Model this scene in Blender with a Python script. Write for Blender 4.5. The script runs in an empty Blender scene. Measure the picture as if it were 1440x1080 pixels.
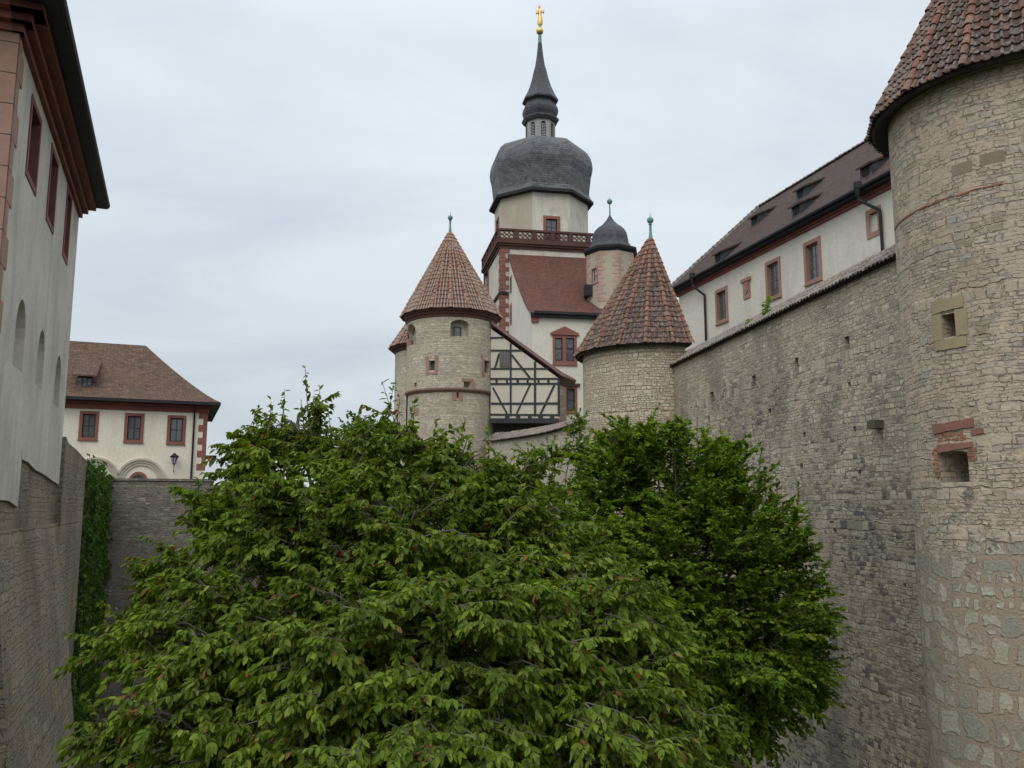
import bpy, bmesh, math, random
import numpy as np
from mathutils import Vector
R = math.radians
random.seed(7); rng = np.random.default_rng(11)
S = bpy.context.scene; COL = S.collection

# ------------------------------------------------------------------ camera, sky, sun, exposure
FPX = 1200.0; PIT = math.atan(0.1433); CP, SP = math.cos(PIT), math.sin(PIT); CZ = 10.0
cam_d = bpy.data.cameras.new('camera'); cam = bpy.data.objects.new('camera', cam_d); COL.objects.link(cam)
cam_d.sensor_width = 36; cam_d.lens = FPX/1440*36; cam_d.clip_end = 3000; cam_d.clip_start = .1
cam.location = (0, 0, CZ); cam.rotation_euler = (R(90)+PIT, 0, 0); S.camera = cam
S.view_settings.view_transform = 'Standard'; S.view_settings.look = 'None'
S.view_settings.exposure = 0.06; S.view_settings.gamma = 1
try: S.view_settings.use_curve_mapping = False
except Exception: pass
SUN_EL, SUN_AZ = 48, 203          # azimuth clockwise from +Y (north): behind the camera, to the right
W = bpy.data.worlds.new('World'); S.world = W; W.use_nodes = True
nt = W.node_tree; nt.nodes.clear()
def wn(t, **k):
    n = nt.nodes.new(t)
    for a, b in k.items(): setattr(n, a, b)
    return n
def lk(a, b): nt.links.new(a, b)
sky = wn('ShaderNodeTexSky', sky_type='NISHITA', sun_disc=False)
sky.sun_elevation = R(SUN_EL); sky.sun_rotation = R(SUN_AZ); sky.air_density = 1; sky.dust_density = 2
bg1 = wn('ShaderNodeBackground'); bg1.inputs[1].default_value = .09; lk(sky.outputs[0], bg1.inputs[0])
tc = wn('ShaderNodeTexCoord'); sx = wn('ShaderNodeSeparateXYZ'); lk(tc.outputs['Generated'], sx.inputs[0])
addz = wn('ShaderNodeMath', operation='ADD'); addz.inputs[1].default_value = .22; lk(sx.outputs[2], addz.inputs[0])
mxz = wn('ShaderNodeMath', operation='MAXIMUM'); mxz.inputs[1].default_value = .05; lk(addz.outputs[0], mxz.inputs[0])
dv = wn('ShaderNodeVectorMath', operation='DIVIDE'); lk(tc.outputs['Generated'], dv.inputs[0])
cz_ = wn('ShaderNodeCombineXYZ')
for i in range(3): lk(mxz.outputs[0], cz_.inputs[i])
lk(cz_.outputs[0], dv.inputs[1])
mp_ = wn('ShaderNodeMapping'); mp_.inputs['Scale'].default_value = (.8, 1.25, .2); mp_.inputs['Location'].default_value = (1.3, .4, 0); lk(dv.outputs[0], mp_.inputs[0])
nz = wn('ShaderNodeTexNoise'); nz.inputs['Scale'].default_value = 1.1; nz.inputs['Detail'].default_value = 7; nz.inputs['Roughness'].default_value = .55; nz.inputs['Distortion'].default_value = .5
lk(mp_.outputs[0], nz.inputs['Vector'])
cr = wn('ShaderNodeValToRGB'); lk(nz.outputs['Fac'], cr.inputs[0])
e = cr.color_ramp.elements; e[0].position = .36; e[0].color = (.575, .645, .715, 1); e[1].position = .62; e[1].color = (.725, .78, .83, 1)
gr = wn('ShaderNodeValToRGB'); lk(sx.outputs[2], gr.inputs[0])   # overcast luminance: the zenith is about three times the horizon
g = gr.color_ramp.elements; g[0].position = 0; g[0].color = (.76,)*3+(1,); g[1].position = 1; g[1].color = (1,)*3+(1,)
for p_, c_ in ((.2, .88), (.42, 1.0)):
    q = gr.color_ramp.elements.new(p_); q.color = (c_,)*3+(1,)
zen = wn('ShaderNodeMapRange'); lk(sx.outputs[2], zen.inputs[0]); zen.inputs[1].default_value = .5; zen.inputs[2].default_value = 1; zen.inputs[3].default_value = 1.15; zen.inputs[4].default_value = 3.0
mul = wn('ShaderNodeMix', data_type='RGBA', blend_type='MULTIPLY'); mul.inputs[0].default_value = 1
lk(cr.outputs[0], mul.inputs[6]); lk(gr.outputs[0], mul.inputs[7])
bg2 = wn('ShaderNodeBackground'); lk(mul.outputs[2], bg2.inputs[0]); lk(zen.outputs[0], bg2.inputs[1])
ms = wn('ShaderNodeMixShader'); ms.inputs[0].default_value = .9; lk(bg1.outputs[0], ms.inputs[1]); lk(bg2.outputs[0], ms.inputs[2])
wo = wn('ShaderNodeOutputWorld'); lk(ms.outputs[0], wo.inputs[0])
sd = bpy.data.lights.new('sun', 'SUN'); sd.energy = 1.15; sd.angle = R(45); sd.color = (1, .94, .85)
so = bpy.data.objects.new('sun', sd); COL.objects.link(so); so.location = (30, -30, 60)
so.rotation_euler = (R(90-SUN_EL), 0, R(180-SUN_AZ))

# ------------------------------------------------------------------ picture measurements -> places in the world
def ray(px, py):
    u = (px-720)/FPX; v = (540-py)/FPX
    return (u, CP-SP*v, SP+CP*v)
def P(px, py, Y):
    d = ray(px, py); k = Y/d[1]; return (d[0]*k, Y, CZ+d[2]*k)
def zof(py, Y): return P(720, py, Y)[2]
def hitp(px, py, O, D):          # vertical plane through O along D -> (u, z)
    d = ray(px, py); n = (D[1], -D[0])
    k = (O[0]*n[0]+O[1]*n[1])/(d[0]*n[0]+d[1]*n[1])
    return ((d[0]*k-O[0])*D[0]+(d[1]*k-O[1])*D[1], CZ+d[2]*k)
def hitc(px, py, C, r):          # vertical cylinder -> (arc length, z)
    d = ray(px, py); a = d[0]**2+d[1]**2; b = d[0]*C[0]+d[1]*C[1]; c = C[0]**2+C[1]**2-r*r
    disc = max(b*b-a*c, 0); k = (b-math.sqrt(disc))/a
    x, y = d[0]*k-C[0], d[1]*k-C[1]
    return (math.atan2(x, -y)*r, CZ+d[2]*k)
def planemap(O, D):
    n = (D[1], -D[0])
    return lambda u, v, d=0: (O[0]+D[0]*u-n[0]*d, O[1]+D[1]*u-n[1]*d, v)
def cylmap(C, r):
    def m(u, v, d=0):
        t = u/r; return (C[0]+(r-d)*math.sin(t), C[1]-(r-d)*math.cos(t), v)
    return m
def unit(x, y): l = math.hypot(x, y); return (x/l, y/l)

# ------------------------------------------------------------------ mesh builder
class MB:
    def __init__(s): s.v = []; s.f = []; s.uv = []; s.mi = []
    def poly(s, pts, uvs=None, m=0):
        b = len(s.v); s.v += [tuple(p) for p in pts]; s.f.append(tuple(range(b, b+len(pts)))); s.mi.append(m)
        s.uv.append(uvs if uvs else s.auto(pts))
    @staticmethod
    def auto(pts):
        a, b, c = Vector(pts[0]), Vector(pts[1]), Vector(pts[2])
        n = (b-a).cross(c-a); ax = max(range(3), key=lambda i: abs(n[i]))
        if ax == 2: return [(p[0], p[1]) for p in pts]
        if ax == 1: return [(p[0], p[2]) for p in pts]
        return [(p[1], p[2]) for p in pts]
    def grid(s, rows, m=0, closed=False, uvs=None):
        b = len(s.v); n = len(rows[0])
        for r in rows: s.v += [tuple(p) for p in r]
        for i in range(len(rows)-1):
            for j in range(n if closed else n-1):
                j2 = (j+1) % n; ids = (b+i*n+j, b+i*n+j2, b+(i+1)*n+j2, b+(i+1)*n+j)
                s.f.append(ids); s.mi.append(m)
                if uvs:
                    def U(a, c): return uvs[a][c]
                    s.uv.append([U(i, j), U(i, j+1), U(i+1, j+1), U(i+1, j)])
                else: s.uv.append(s.auto([s.v[k] for k in ids]))
    def box(s, mp, u0, u1, v0, v1, d0, d1, m=0):    # in map space, d0 outer (smaller), d1 inner
        p = lambda u, v, d: mp(u, v, d)
        F = [(p(u0,v0,d0),p(u1,v0,d0),p(u1,v1,d0),p(u0,v1,d0)), (p(u1,v0,d1),p(u0,v0,d1),p(u0,v1,d1),p(u1,v1,d1)),
             (p(u0,v0,d1),p(u0,v0,d0),p(u0,v1,d0),p(u0,v1,d1)), (p(u1,v0,d0),p(u1,v0,d1),p(u1,v1,d1),p(u1,v1,d0)),
             (p(u0,v1,d0),p(u1,v1,d0),p(u1,v1,d1),p(u0,v1,d1)), (p(u0,v0,d1),p(u1,v0,d1),p(u1,v0,d0),p(u0,v0,d0))]
        for q in F: s.poly(q, m=m)
    def wbox(s, a, b, m=0):
        x0, y0, z0 = a; x1, y1, z1 = b
        s.box(lambda u, v, d: (u, d, v), x0, x1, z0, z1, y0, y1, m)
    def bar(s, mp, a, b, w, d0, d1, m=0):           # straight timber in map space from (u,v) a to b
        dx, dy = unit(b[0]-a[0], b[1]-a[1]); nx, ny = -dy*w/2, dx*w/2
        L = math.hypot(b[0]-a[0], b[1]-a[1])
        g = lambda u, v, d: mp(a[0]+dx*u-dy*v, a[1]+dy*u+dx*v, d)
        s.box(g, 0, L, -w/2, w/2, d0, d1, m)
    def prism(s, mp, pts, d0, d1, m=0):             # outline in map space (counter-clockwise)
        s.poly([mp(u, v, d0) for u, v in pts], m=m); s.poly([mp(u, v, d1) for u, v in reversed(pts)], m=m)
        n = len(pts)
        for i in range(n):
            a, b = pts[i], pts[(i+1) % n]
            s.poly([mp(a[0],a[1],d1), mp(b[0],b[1],d1), mp(b[0],b[1],d0), mp(a[0],a[1],d0)], m=m)
    def tube(s, pts, rad, sides=6, m=0, cap=True):
        rows = []; L = 0; uv = []
        for i, p in enumerate(pts):
            p = Vector(p); t = (Vector(pts[min(i+1, len(pts)-1)])-Vector(pts[max(i-1, 0)])).normalized()
            a = t.cross(Vector((0, 0, 1)) if abs(t.z) < .9 else Vector((1, 0, 0))).normalized(); b = t.cross(a)
            r = rad[i] if hasattr(rad, '__len__') else rad
            rows.append([tuple(p+(a*math.cos(k*2*math.pi/sides)+b*math.sin(k*2*math.pi/sides))*r) for k in range(sides)])
            if i: L += (p-Vector(pts[i-1])).length
            uv.append([(k*2*math.pi/sides*r, L) for k in range(sides+1)])
        s.grid(rows, m, True, uv)
        if cap: s.poly(rows[0][::-1], m=m); s.poly(rows[-1], m=m)
    def lathe(s, C, prof, seg=8, rot=0, m=0, arc=None):   # prof: (radius, z); shared verts
        rows = []; uv = []; L = 0
        for i, (r, z) in enumerate(prof):
            if i: L += math.hypot(r-prof[i-1][0], z-prof[i-1][1])
            rows.append([(C[0]+r*math.sin(rot+k*2*math.pi/seg), C[1]-r*math.cos(rot+k*2*math.pi/seg), z) for k in range(seg)])
            uv.append([(k*2*math.pi/seg*max(r, .01), L) for k in range(seg+1)])
        s.grid(rows, m, True, uv)
    def loft(s, A, B, m=0):
        n = len(A); u = 0
        for i in range(n):
            j = (i+1) % n; l = (Vector(A[i])-Vector(A[j])).length; h = (Vector(A[i])-Vector(B[i])).length
            s.poly([A[i], A[j], B[j], B[i]], [(u, 0), (u+l, 0), (u+l, h), (u, h)], m); u += l
    def build(s, name, mats, root=None, parent=None, label=None, smooth=False):
        o0 = Vector(root.location) if root is not None else Vector((0, 0, 0))
        me = bpy.data.meshes.new(name)
        me.from_pydata([(p[0]-o0.x, p[1]-o0.y, p[2]-o0.z) for p in s.v], [], s.f)
        uvl = me.uv_layers.new(name='UVMap')
        uvl.data.foreach_set('uv', np.array([c for f in s.uv for p in f for c in p[:2]], dtype=np.float32))
        for m in (mats if isinstance(mats, (list, tuple)) else [mats]): me.materials.append(m)
        me.polygons.foreach_set('material_index', np.array(s.mi, dtype=np.int32))
        if smooth: me.polygons.foreach_set('use_smooth', np.ones(len(s.f), dtype=bool))
        me.update()
        o = bpy.data.objects.new(name, me); COL.objects.link(o)
        p = parent if parent is not None else root
        if p is not None: o.parent = p
        if label: o['label'] = label
        return o
def thing(name, label, cat, loc, group=None):
    o = bpy.data.objects.new(name, None); COL.objects.link(o); o.location = loc; o.empty_display_size = .5
    o['label'] = label; o['category'] = cat; o['kind'] = 'thing'
    if group: o['group'] = group
    return o
def frange(a, b, st):
    n = max(1, int(math.ceil((b-a)/st))); return [a+(b-a)*i/n for i in range(n+1)]
def skin(mb, mp, u0, u1, v0, v1, holes=(), su=None, sv=None, m=0, mr=None):
    """wall surface in map space with recessed openings; hole=(u0,u1,v0,v1,depth,rise,back)"""
    us = set(frange(u0, u1, su) if su else (u0, u1)); vs = set(frange(v0, v1, sv) if sv else (v0, v1))
    for h in holes: us |= {h[0], h[1]}; vs |= {h[2], h[3]}
    us = sorted(u for u in us if u0-1e-6 <= u <= u1+1e-6); vs = sorted(v for v in vs if v0-1e-6 <= v <= v1+1e-6)
    mr = m if mr is None else mr
    for a, b in zip(us, us[1:]):
        for c, d in zip(vs, vs[1:]):
            cu, cv = (a+b)/2, (c+d)/2
            if any(h[0] < cu < h[1] and h[2] < cv < h[3] for h in holes): continue
            mb.poly([mp(a,c,0), mp(b,c,0), mp(b,d,0), mp(a,d,0)], [(a,c),(b,c),(b,d),(a,d)], m)
    for h in holes:
        a, b, c, d, dep = h[:5]; rise = h[5] if len(h) > 5 else 0; back = h[6] if len(h) > 6 else False
        q = lambda P4, uv: mb.poly([mp(*p) for p in P4], uv, mr)
        t = d-rise
        q([(a,c,0),(a,c,dep),(a,t,dep),(a,t,0)][::-1], [(a,t),(a+dep,t),(a+dep,c),(a,c)])
        q([(b,c,dep),(b,c,0),(b,t,0),(b,t,dep)][::-1], [(b-dep,t),(b,t),(b,c),(b-dep,c)])
        q([(a,c,0),(b,c,0),(b,c,dep),(a,c,dep)], [(a,c),(b,c),(b,c+dep),(a,c+dep)])
        if not rise: q([(a,d,dep),(b,d,dep),(b,d,0),(a,d,0)], [(a,d+dep),(b,d+dep),(b,d),(a,d)])
        else:
            N = 10; um = (a+b)/2; hw = (b-a)/2
            arc = [(um-hw*math.cos(math.pi*i/N), t+rise*math.sin(math.pi*i/N)) for i in range(N+1)]
            for i in range(N):
                p0, p1 = arc[i], arc[i+1]
                cc = (a, d) if i < N//2 else (b, d)
                mb.poly([mp(*cc,0), mp(*p0,0), mp(*p1,0)], [cc, p0, p1], m)
                q([(*p0,dep),(*p1,dep),(*p1,0),(*p0,0)], [(p0[0],p0[1]+dep),(p1[0],p1[1]+dep),p1,p0])
        if back: mb.poly([mp(a,c,dep), mp(b,c,dep), mp(b,d,dep), mp(a,d,dep)], [(a,c),(b,c),(b,d),(a,d)], mr)

# ------------------------------------------------------------------ materials
def newmat(name):
    m = bpy.data.materials.new(name); m.use_nodes = True; m.node_tree.nodes.clear(); return m
class G:
    def __init__(s, mat): s.t = mat.node_tree
    def n(s, typ, ins=None, **k):
        n = s.t.nodes.new(typ)
        for a, b in k.items(): setattr(n, a, b)
        for a, b in (ins or {}).items():
            if isinstance(b, bpy.types.NodeSocket): s.t.links.new(b, n.inputs[a])
            else: n.inputs[a].default_value = b
        return n
    def math(s, op, a, b=0, c=None, clamp=False):
        ins = {0: a, 1: b}
        if c is not None: ins[2] = c
        return s.n('ShaderNodeMath', ins, operation=op, use_clamp=clamp).outputs[0]
    def noise(s, vec, scale, detail=4, rough=.55, dist=0, dim='3D'):
        return s.n('ShaderNodeTexNoise', {'Vector': vec, 'Scale': scale, 'Detail': detail, 'Roughness': rough, 'Distortion': dist}, noise_dimensions=dim)
    def ramp(s, fac, stops, interp='LINEAR'):
        n = s.n('ShaderNodeValToRGB', {0: fac}); cr = n.color_ramp; cr.interpolation = interp
        while len(cr.elements) < len(stops): cr.elements.new(.5)
        for el, (p, c) in zip(cr.elements, sorted(stops, key=lambda x: x[0])):
            el.position = p; el.color = (c if hasattr(c, '__len__') else (c, c, c))[:3]+(1,) if hasattr(c, '__len__') else (c, c, c, 1)
        return n.outputs[0]
    def mix(s, fac, a, b, mode='MIX'):
        n = s.n('ShaderNodeMix', data_type='RGBA', blend_type=mode)
        for i, x in ((0, fac), (6, a), (7, b)):
            if isinstance(x, bpy.types.NodeSocket): s.t.links.new(x, n.inputs[i])
            else: n.inputs[i].default_value = (tuple(x)+(1,))[:4] if hasattr(x, '__len__') else x
        return n.outputs[2]
    def out(s, col, rough=.9, bump=None, dist=.02, spec=.25, metal=0, strength=1):
        b = s.n('ShaderNodeBsdfPrincipled', {'Roughness': rough, 'Specular IOR Level': spec, 'Metallic': metal})
        if isinstance(col, bpy.types.NodeSocket): s.t.links.new(col, b.inputs['Base Color'])
        else: b.inputs['Base Color'].default_value = tuple(col)+(1,)
        if bump is not None:
            bp = s.n('ShaderNodeBump', {'Height': bump, 'Distance': dist, 'Strength': strength}); s.t.links.new(bp.outputs[0], b.inputs['Normal'])
        o = s.n('ShaderNodeOutputMaterial', {0: b.outputs[0]}); return b
    def uv(s): return s.n('ShaderNodeUVMap').outputs[0]
    def obj(s): return s.n('ShaderNodeTexCoord').outputs['Object']
    def rnd(s): return s.n('ShaderNodeNewGeometry').outputs['Random Per Island']
    def vscale(s, v, xyz): return s.n('ShaderNodeVectorMath', {0: v, 1: xyz}, operation='MULTIPLY').outputs[0]
    def vadd(s, a, b): return s.n('ShaderNodeVectorMath', {0: a, 1: b}, operation='ADD').outputs[0]
    def warp(s, v, scale, amp):
        nz = s.noise(v, scale, 2).outputs['Color']
        c = s.n('ShaderNodeVectorMath', {0: nz, 1: (.5, .5, .5)}, operation='SUBTRACT').outputs[0]
        return s.vadd(v, s.vscale(c, (amp, amp, 0)))
def masonry(name, cols, mortar, bw=.45, bh=.17, ms=.014, soot=(.05, .05, .055), soot_amt=.35, soot_stones=0, soot_top=None, smear=0, bump=.035, warmpatch=None, big=None, rough_edge=.05):
    """coursed rubble: two brick sizes in patches, a colour per stone, weathering; big=(z0,z1,cols,mortar): large boulders below a height"""
    mt = newmat(name); g = G(mt); uv = g.uv()
    w = g.warp(g.warp(uv, 5.5, rough_edge), 1.1, .16)
    sep = g.n('ShaderNodeSeparateXYZ', {0: w})
    n1 = g.noise(g.n('ShaderNodeCombineXYZ', {1: sep.outputs[1]}).outputs[0], 1.7, 1).outputs['Fac']
    vv = g.math('MULTIPLY_ADD', n1, .55, sep.outputs[1])
    w = g.n('ShaderNodeCombineXYZ', {0: sep.outputs[0], 1: vv}).outputs[0]
    def brick(bw_, bh_, off):
        return g.n('ShaderNodeTexBrick', {'Vector': g.vadd(w, (off, off*.37, 0)), 'Color1': (0, 0, 0, 1), 'Color2': (1, 1, 1, 1), 'Mortar': (.5, .5, .5, 1), 'Scale': 1, 'Mortar Size': ms, 'Mortar Smooth': .55, 'Brick Width': bw_, 'Row Height': bh_}, offset=.43, offset_frequency=2, squash=.62, squash_frequency=3)
    b1, b2 = brick(bw, bh, 0), brick(bw*.62, bh*.66, 3.3)
    msk = g.ramp(g.noise(uv, .9, 3).outputs['Fac'], [(.47, 0.0), (.53, 1.0)])
    rnd = g.mix(msk, b1.outputs['Color'], b2.outputs['Color']); mor = g.mix(msk, b1.outputs['Fac'], b2.outputs['Fac'])
    stone = g.ramp(rnd, [((i+.5)/len(cols), c) for i, c in enumerate(cols)])
    fine = g.noise(uv, 9, 6, .65).outputs['Fac']; mid = g.noise(uv, 2.2, 5, .6).outputs['Fac']
    stone = g.mix(1, stone, g.ramp(fine, [(.25, .62), (.75, 1.3)]), 'MULTIPLY')
    if soot_stones:
        pz = g.ramp(g.noise(uv, .28, 4).outputs['Fac'], [(.34, .25), (.58, 1.0)])
        if soot_top:
            zz_ = g.n('ShaderNodeSeparateXYZ', {0: uv}).outputs[1]
            pz = g.math('MULTIPLY', pz, g.n('ShaderNodeMapRange', {0: g.math('ADD', zz_, g.math('MULTIPLY_ADD', g.noise(uv, .3, 3).outputs['Fac'], 4, -2)), 1: soot_top-1.2, 2: soot_top+.6, 3: 1, 4: .08}).outputs[0])
        k = g.math('MULTIPLY', g.ramp(rnd, [(.60, 0.0), (.64, 1.0), (.86, 1.0), (.88, 0.0)]), g.math('MULTIPLY', pz, soot_stones))
        stone = g.mix(k, stone, (.095, .095, .098))
    gap = g.ramp(g.noise(uv, 3.1, 3).outputs['Fac'], [(.38, .15), (.62, 1.0)])      # joints half washed out
    morc = g.mix(gap, tuple(c*.42 for c in mortar), mortar)
    col = g.mix(mor, stone, morc)
    if smear:
        smk = g.math('MULTIPLY', g.ramp(g.math('ADD', g.noise(uv, 2.6, 6, .68).outputs['Fac'], g.math('MULTIPLY_ADD', g.noise(uv, .45, 2).outputs['Fac'], .5, -.25)), [(.46, 0.0), (.56, 1.0)]), smear)
        col = g.mix(smk, col, g.mix(1, mortar, g.ramp(g.noise(uv, 22, 5, .7).outputs['Fac'], [(.3, .72), (.7, 1.12)]), 'MULTIPLY'))
        mor = g.math('MULTIPLY', mor, g.math('SUBTRACT', 1, smk))
    hgt = g.math('SUBTRACT', g.math('MULTIPLY', fine, .45), g.math('MULTIPLY', mor, 1.0))
    hgt = g.math('MULTIPLY_ADD', g.n('ShaderNodeRGBToBW', {0: rnd}).outputs[0], .5, hgt)
    if big:
        z0, z1, bc, bm = big
        zz = g.n('ShaderNodeSeparateXYZ', {0: uv}).outputs[1]
        wv = g.warp(g.warp(g.warp(uv, 1.1, .5), 3.4, .2), 12, .05)
        def bb(bw_, bh_, off): return g.n('ShaderNodeTexBrick', {'Vector': g.vadd(wv, (off, off*.71, 0)), 'Color1': (0,0,0,1), 'Color2': (1,1,1,1), 'Mortar': (.5,.5,.5,1), 'Scale': 1, 'Mortar Size': .13, 'Mortar Smooth': 1.0, 'Brick Width': bw_, 'Row Height': bh_}, offset=.37, offset_frequency=2, squash=.6, squash_frequency=2)
        B1, B2 = bb(.74, .56, 0), bb(.42, .30, 5.1); mk = g.ramp(g.noise(uv, .8, 2).outputs['Fac'], [(.53, 0.0), (.55, 1.0)])
        r2 = g.n('ShaderNodeRGBToBW', {0: g.mix(mk, B1.outputs['Color'], B2.outputs['Color'])}).outputs[0]
        mfac = g.n('ShaderNodeRGBToBW', {0: g.mix(mk, B1.outputs['Fac'], B2.outputs['Fac'])}).outputs[0]
        rag = g.math('MULTIPLY_ADD', g.noise(uv, 5, 6, .65).outputs['Fac'], .9, -.45)
        st = g.n('ShaderNodeMapRange', {0: g.math('ADD', mfac, rag), 1: .46, 2: .58, 3: 1, 4: 0}).outputs[0]
        sc = g.mix(1, g.ramp(r2, [((i+.5)/len(bc), c) for i, c in enumerate(bc)]), g.ramp(g.noise(uv, 14, 7, .7).outputs['Fac'], [(.3, .7), (.7, 1.18)]), 'MULTIPLY')
        mc = g.mix(1, g.mix(mid, bm, tuple(c*.75 for c in bm)), g.ramp(g.noise(uv, 30, 5, .7).outputs['Fac'], [(.3, .72), (.7, 1.2)]), 'MULTIPLY')
        bigc = g.mix(st, mc, sc)
        bigh = g.math('ADD', g.math('MULTIPLY', st, 1.0), g.math('MULTIPLY', g.noise(uv, 12, 7, .7).outputs['Fac'], 1.1))
        zf = g.n('ShaderNodeMapRange', {0: g.math('ADD', zz, g.math('MULTIPLY_ADD', g.noise(uv, .8, 4, .6).outputs['Fac'], 6.5, -3.25)), 1: z0, 2: z1, 3: 1, 4: 0}).outputs[0]
        zf = g.ramp(g.math('ADD', zf, g.math('MULTIPLY_ADD', fine, .5, -.25)), [(.45, 0.0), (.55, 1.0)])
        col = g.mix(zf, col, bigc); hgt = g.math('ADD', g.math('MULTIPLY', hgt, g.math('SUBTRACT', 1, zf)), g.math('MULTIPLY', bigh, zf))
    if warmpatch: col = g.mix(g.math('MULTIPLY', g.ramp(g.noise(uv, .55, 5, .6).outputs['Fac'], [(.5, 0.0), (.7, 1.0)]), .6), col, warmpatch)
    sfac = g.ramp(g.noise(g.vscale(uv, (1, .45, 1)), .38, 6, .62).outputs['Fac'], [(.45, 0.0), (.75, 1.0)])
    col = g.mix(g.math('MULTIPLY', sfac, soot_amt), col, soot)
    g.out(col, .95, hgt, bump, .15); return mt
def plaster(name, base, stain, dirt, amt=.5, bump=.006, sc=1.0):
    mt = newmat(name); g = G(mt); o = g.obj()
    a = g.ramp(g.noise(o, .5*sc, 6, .6).outputs['Fac'], [(.35, 0.0), (.7, 1.0)])
    st = g.ramp(g.noise(g.vscale(o, (1.1, 1.1, .25)), 1.0*sc, 6, .6, 1.2).outputs['Fac'], [(.5, 0.0), (.75, 1.0)])
    fine = g.noise(o, 7, 6, .7).outputs['Fac']
    c = g.mix(g.math('MULTIPLY', a, amt), base, stain); c = g.mix(g.math('MULTIPLY', st, amt*.8), c, dirt)
    c = g.mix(1, c, g.ramp(fine, [(.3, .86), (.7, 1.08)]), 'MULTIPLY')
    g.out(c, .92, g.math('ADD', fine, g.noise(o, 1.5, 3).outputs['Fac']), bump, .2); return mt
def simple(name, c, c2=None, rough=.8, bump=.004, sc=6, spec=.3, metal=0):
    mt = newmat(name); g = G(mt); o = g.obj(); c2 = c2 or tuple(x*.6 for x in c)
    f = g.noise(o, sc, 6, .62).outputs['Fac']; f2 = g.noise(o, sc*.15, 3).outputs['Fac']
    col = g.mix(g.ramp(g.math('MULTIPLY_ADD', f2, .5, g.math('MULTIPLY', f, .5)), [(.35, 0.0), (.65, 1.0)]), c, c2)
    g.out(col, rough, f, bump, spec, metal); return mt
def islands(name, cols, rough=.85, sc=9, lichen=None, lamt=.5, bump=.006):
    mt = newmat(name); g = G(mt); o = g.obj()
    c = g.ramp(g.rnd(), [((i+.5)/len(cols), x) for i, x in enumerate(cols)])
    f = g.noise(o, sc, 6, .65).outputs['Fac']
    c = g.mix(1, c, g.ramp(f, [(.3, .65), (.7, 1.25)]), 'MULTIPLY')
    if lichen: c = g.mix(g.math('MULTIPLY', g.ramp(g.noise(o, sc*.6, 5, .7).outputs['Fac'], [(.48, 0.0), (.62, 1.0)]), lamt), c, lichen)
    g.out(c, rough, f, bump, .2); return mt
def shingles(name, cols, bw, bh, bump=.02, patch=None, pamt=.5, rough=.85, spec=.25, line=.45):
    mt = newmat(name); g = G(mt); uv = g.warp(g.uv(), 1.3, .05)
    b = g.n('ShaderNodeTexBrick', {'Vector': uv, 'Color1': (0,0,0,1), 'Color2': (1,1,1,1), 'Mortar': (.5,.5,.5,1), 'Scale': 1, 'Mortar Size': bh*.05, 'Mortar Smooth': .3, 'Brick Width': bw, 'Row Height': bh}, offset=.5, offset_frequency=2, squash=1)
    c = g.ramp(b.outputs['Color'], [((i+.5)/len(cols), x) for i, x in enumerate(cols)])
    v = g.n('ShaderNodeSeparateXYZ', {0: uv}).outputs[1]
    saw = g.math('SUBTRACT', 1, g.math('FRACT', g.math('DIVIDE', v, bh)))
    f = g.noise(uv, 5, 6, .65).outputs['Fac']
    c = g.mix(1, c, g.ramp(f, [(.3, .7), (.7, 1.2)]), 'MULTIPLY')
    if patch: c = g.mix(g.math('MULTIPLY', g.ramp(g.noise(uv, .5, 6, .65).outputs['Fac'], [(.45, 0.0), (.68, 1.0)]), pamt), c, patch)
    c = g.mix(g.math('MULTIPLY', b.outputs['Fac'], line), c, (.02, .018, .018))
    g.out(c, rough, g.math('SUBTRACT', saw, g.math('MULTIPLY', b.outputs['Fac'], .3)), bump, spec); return mt
def leafmat(name, cols, back, rough=.62, sc=1.0):
    mt = newmat(name); g = G(mt)
    c = g.ramp(g.rnd(), cols, 'LINEAR')
    big = g.noise(g.obj(), .9*sc, 3).outputs['Fac']
    c = g.mix(1, c, g.ramp(big, [(.3, .7), (.7, 1.25)]), 'MULTIPLY')
    bf = g.n('ShaderNodeNewGeometry').outputs['Backfacing']
    c2 = g.mix(g.math('MULTIPLY', bf, .22), c, back)
    p = g.n('ShaderNodeBsdfPrincipled', {'Base Color': c2, 'Roughness': rough, 'Specular IOR Level': .09})
    t = g.n('ShaderNodeBsdfTranslucent', {'Color': g.mix(1, c, (1.5, 1.6, .6), 'MULTIPLY')})
    m = g.n('ShaderNodeMixShader', {0: .32, 1: p.outputs[0], 2: t.outputs[0]})
    g.n('ShaderNodeOutputMaterial', {0: m.outputs[0]}); return mt
M = {}
M['tower_stone'] = masonry('tower_stone', [(0.310,0.267,0.209), (0.472,0.403,0.304), (0.384,0.341,0.273), (0.521,0.446,0.342), (0.360,0.341,0.310), (0.446,0.372,0.273)], (0.546,0.446,0.336), .42, .15, .018, soot_amt=.2, warmpatch=(.42,.33,.23), smear=.8, bump=.05, rough_edge=.11,
    big=(8.2, 10.2, [(.44,.405,.33), (.56,.52,.43), (.50,.46,.375), (.40,.37,.30), (.35,.325,.27)], (.46,.375,.285)))
M['wall_stone'] = masonry('wall_stone', [(0.351,0.304,0.231), (0.503,0.433,0.326), (0.433,0.374,0.284), (0.562,0.490,0.373), (0.468,0.402,0.308), (0.351,0.309,0.254), (0.580,0.537,0.420)], (0.503,0.426,0.326), .40, .155, .017, soot=(.085,.082,.076), soot_amt=.66, soot_stones=1.0, soot_top=15.4, smear=.45, bump=.05, rough_edge=.1)
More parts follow.
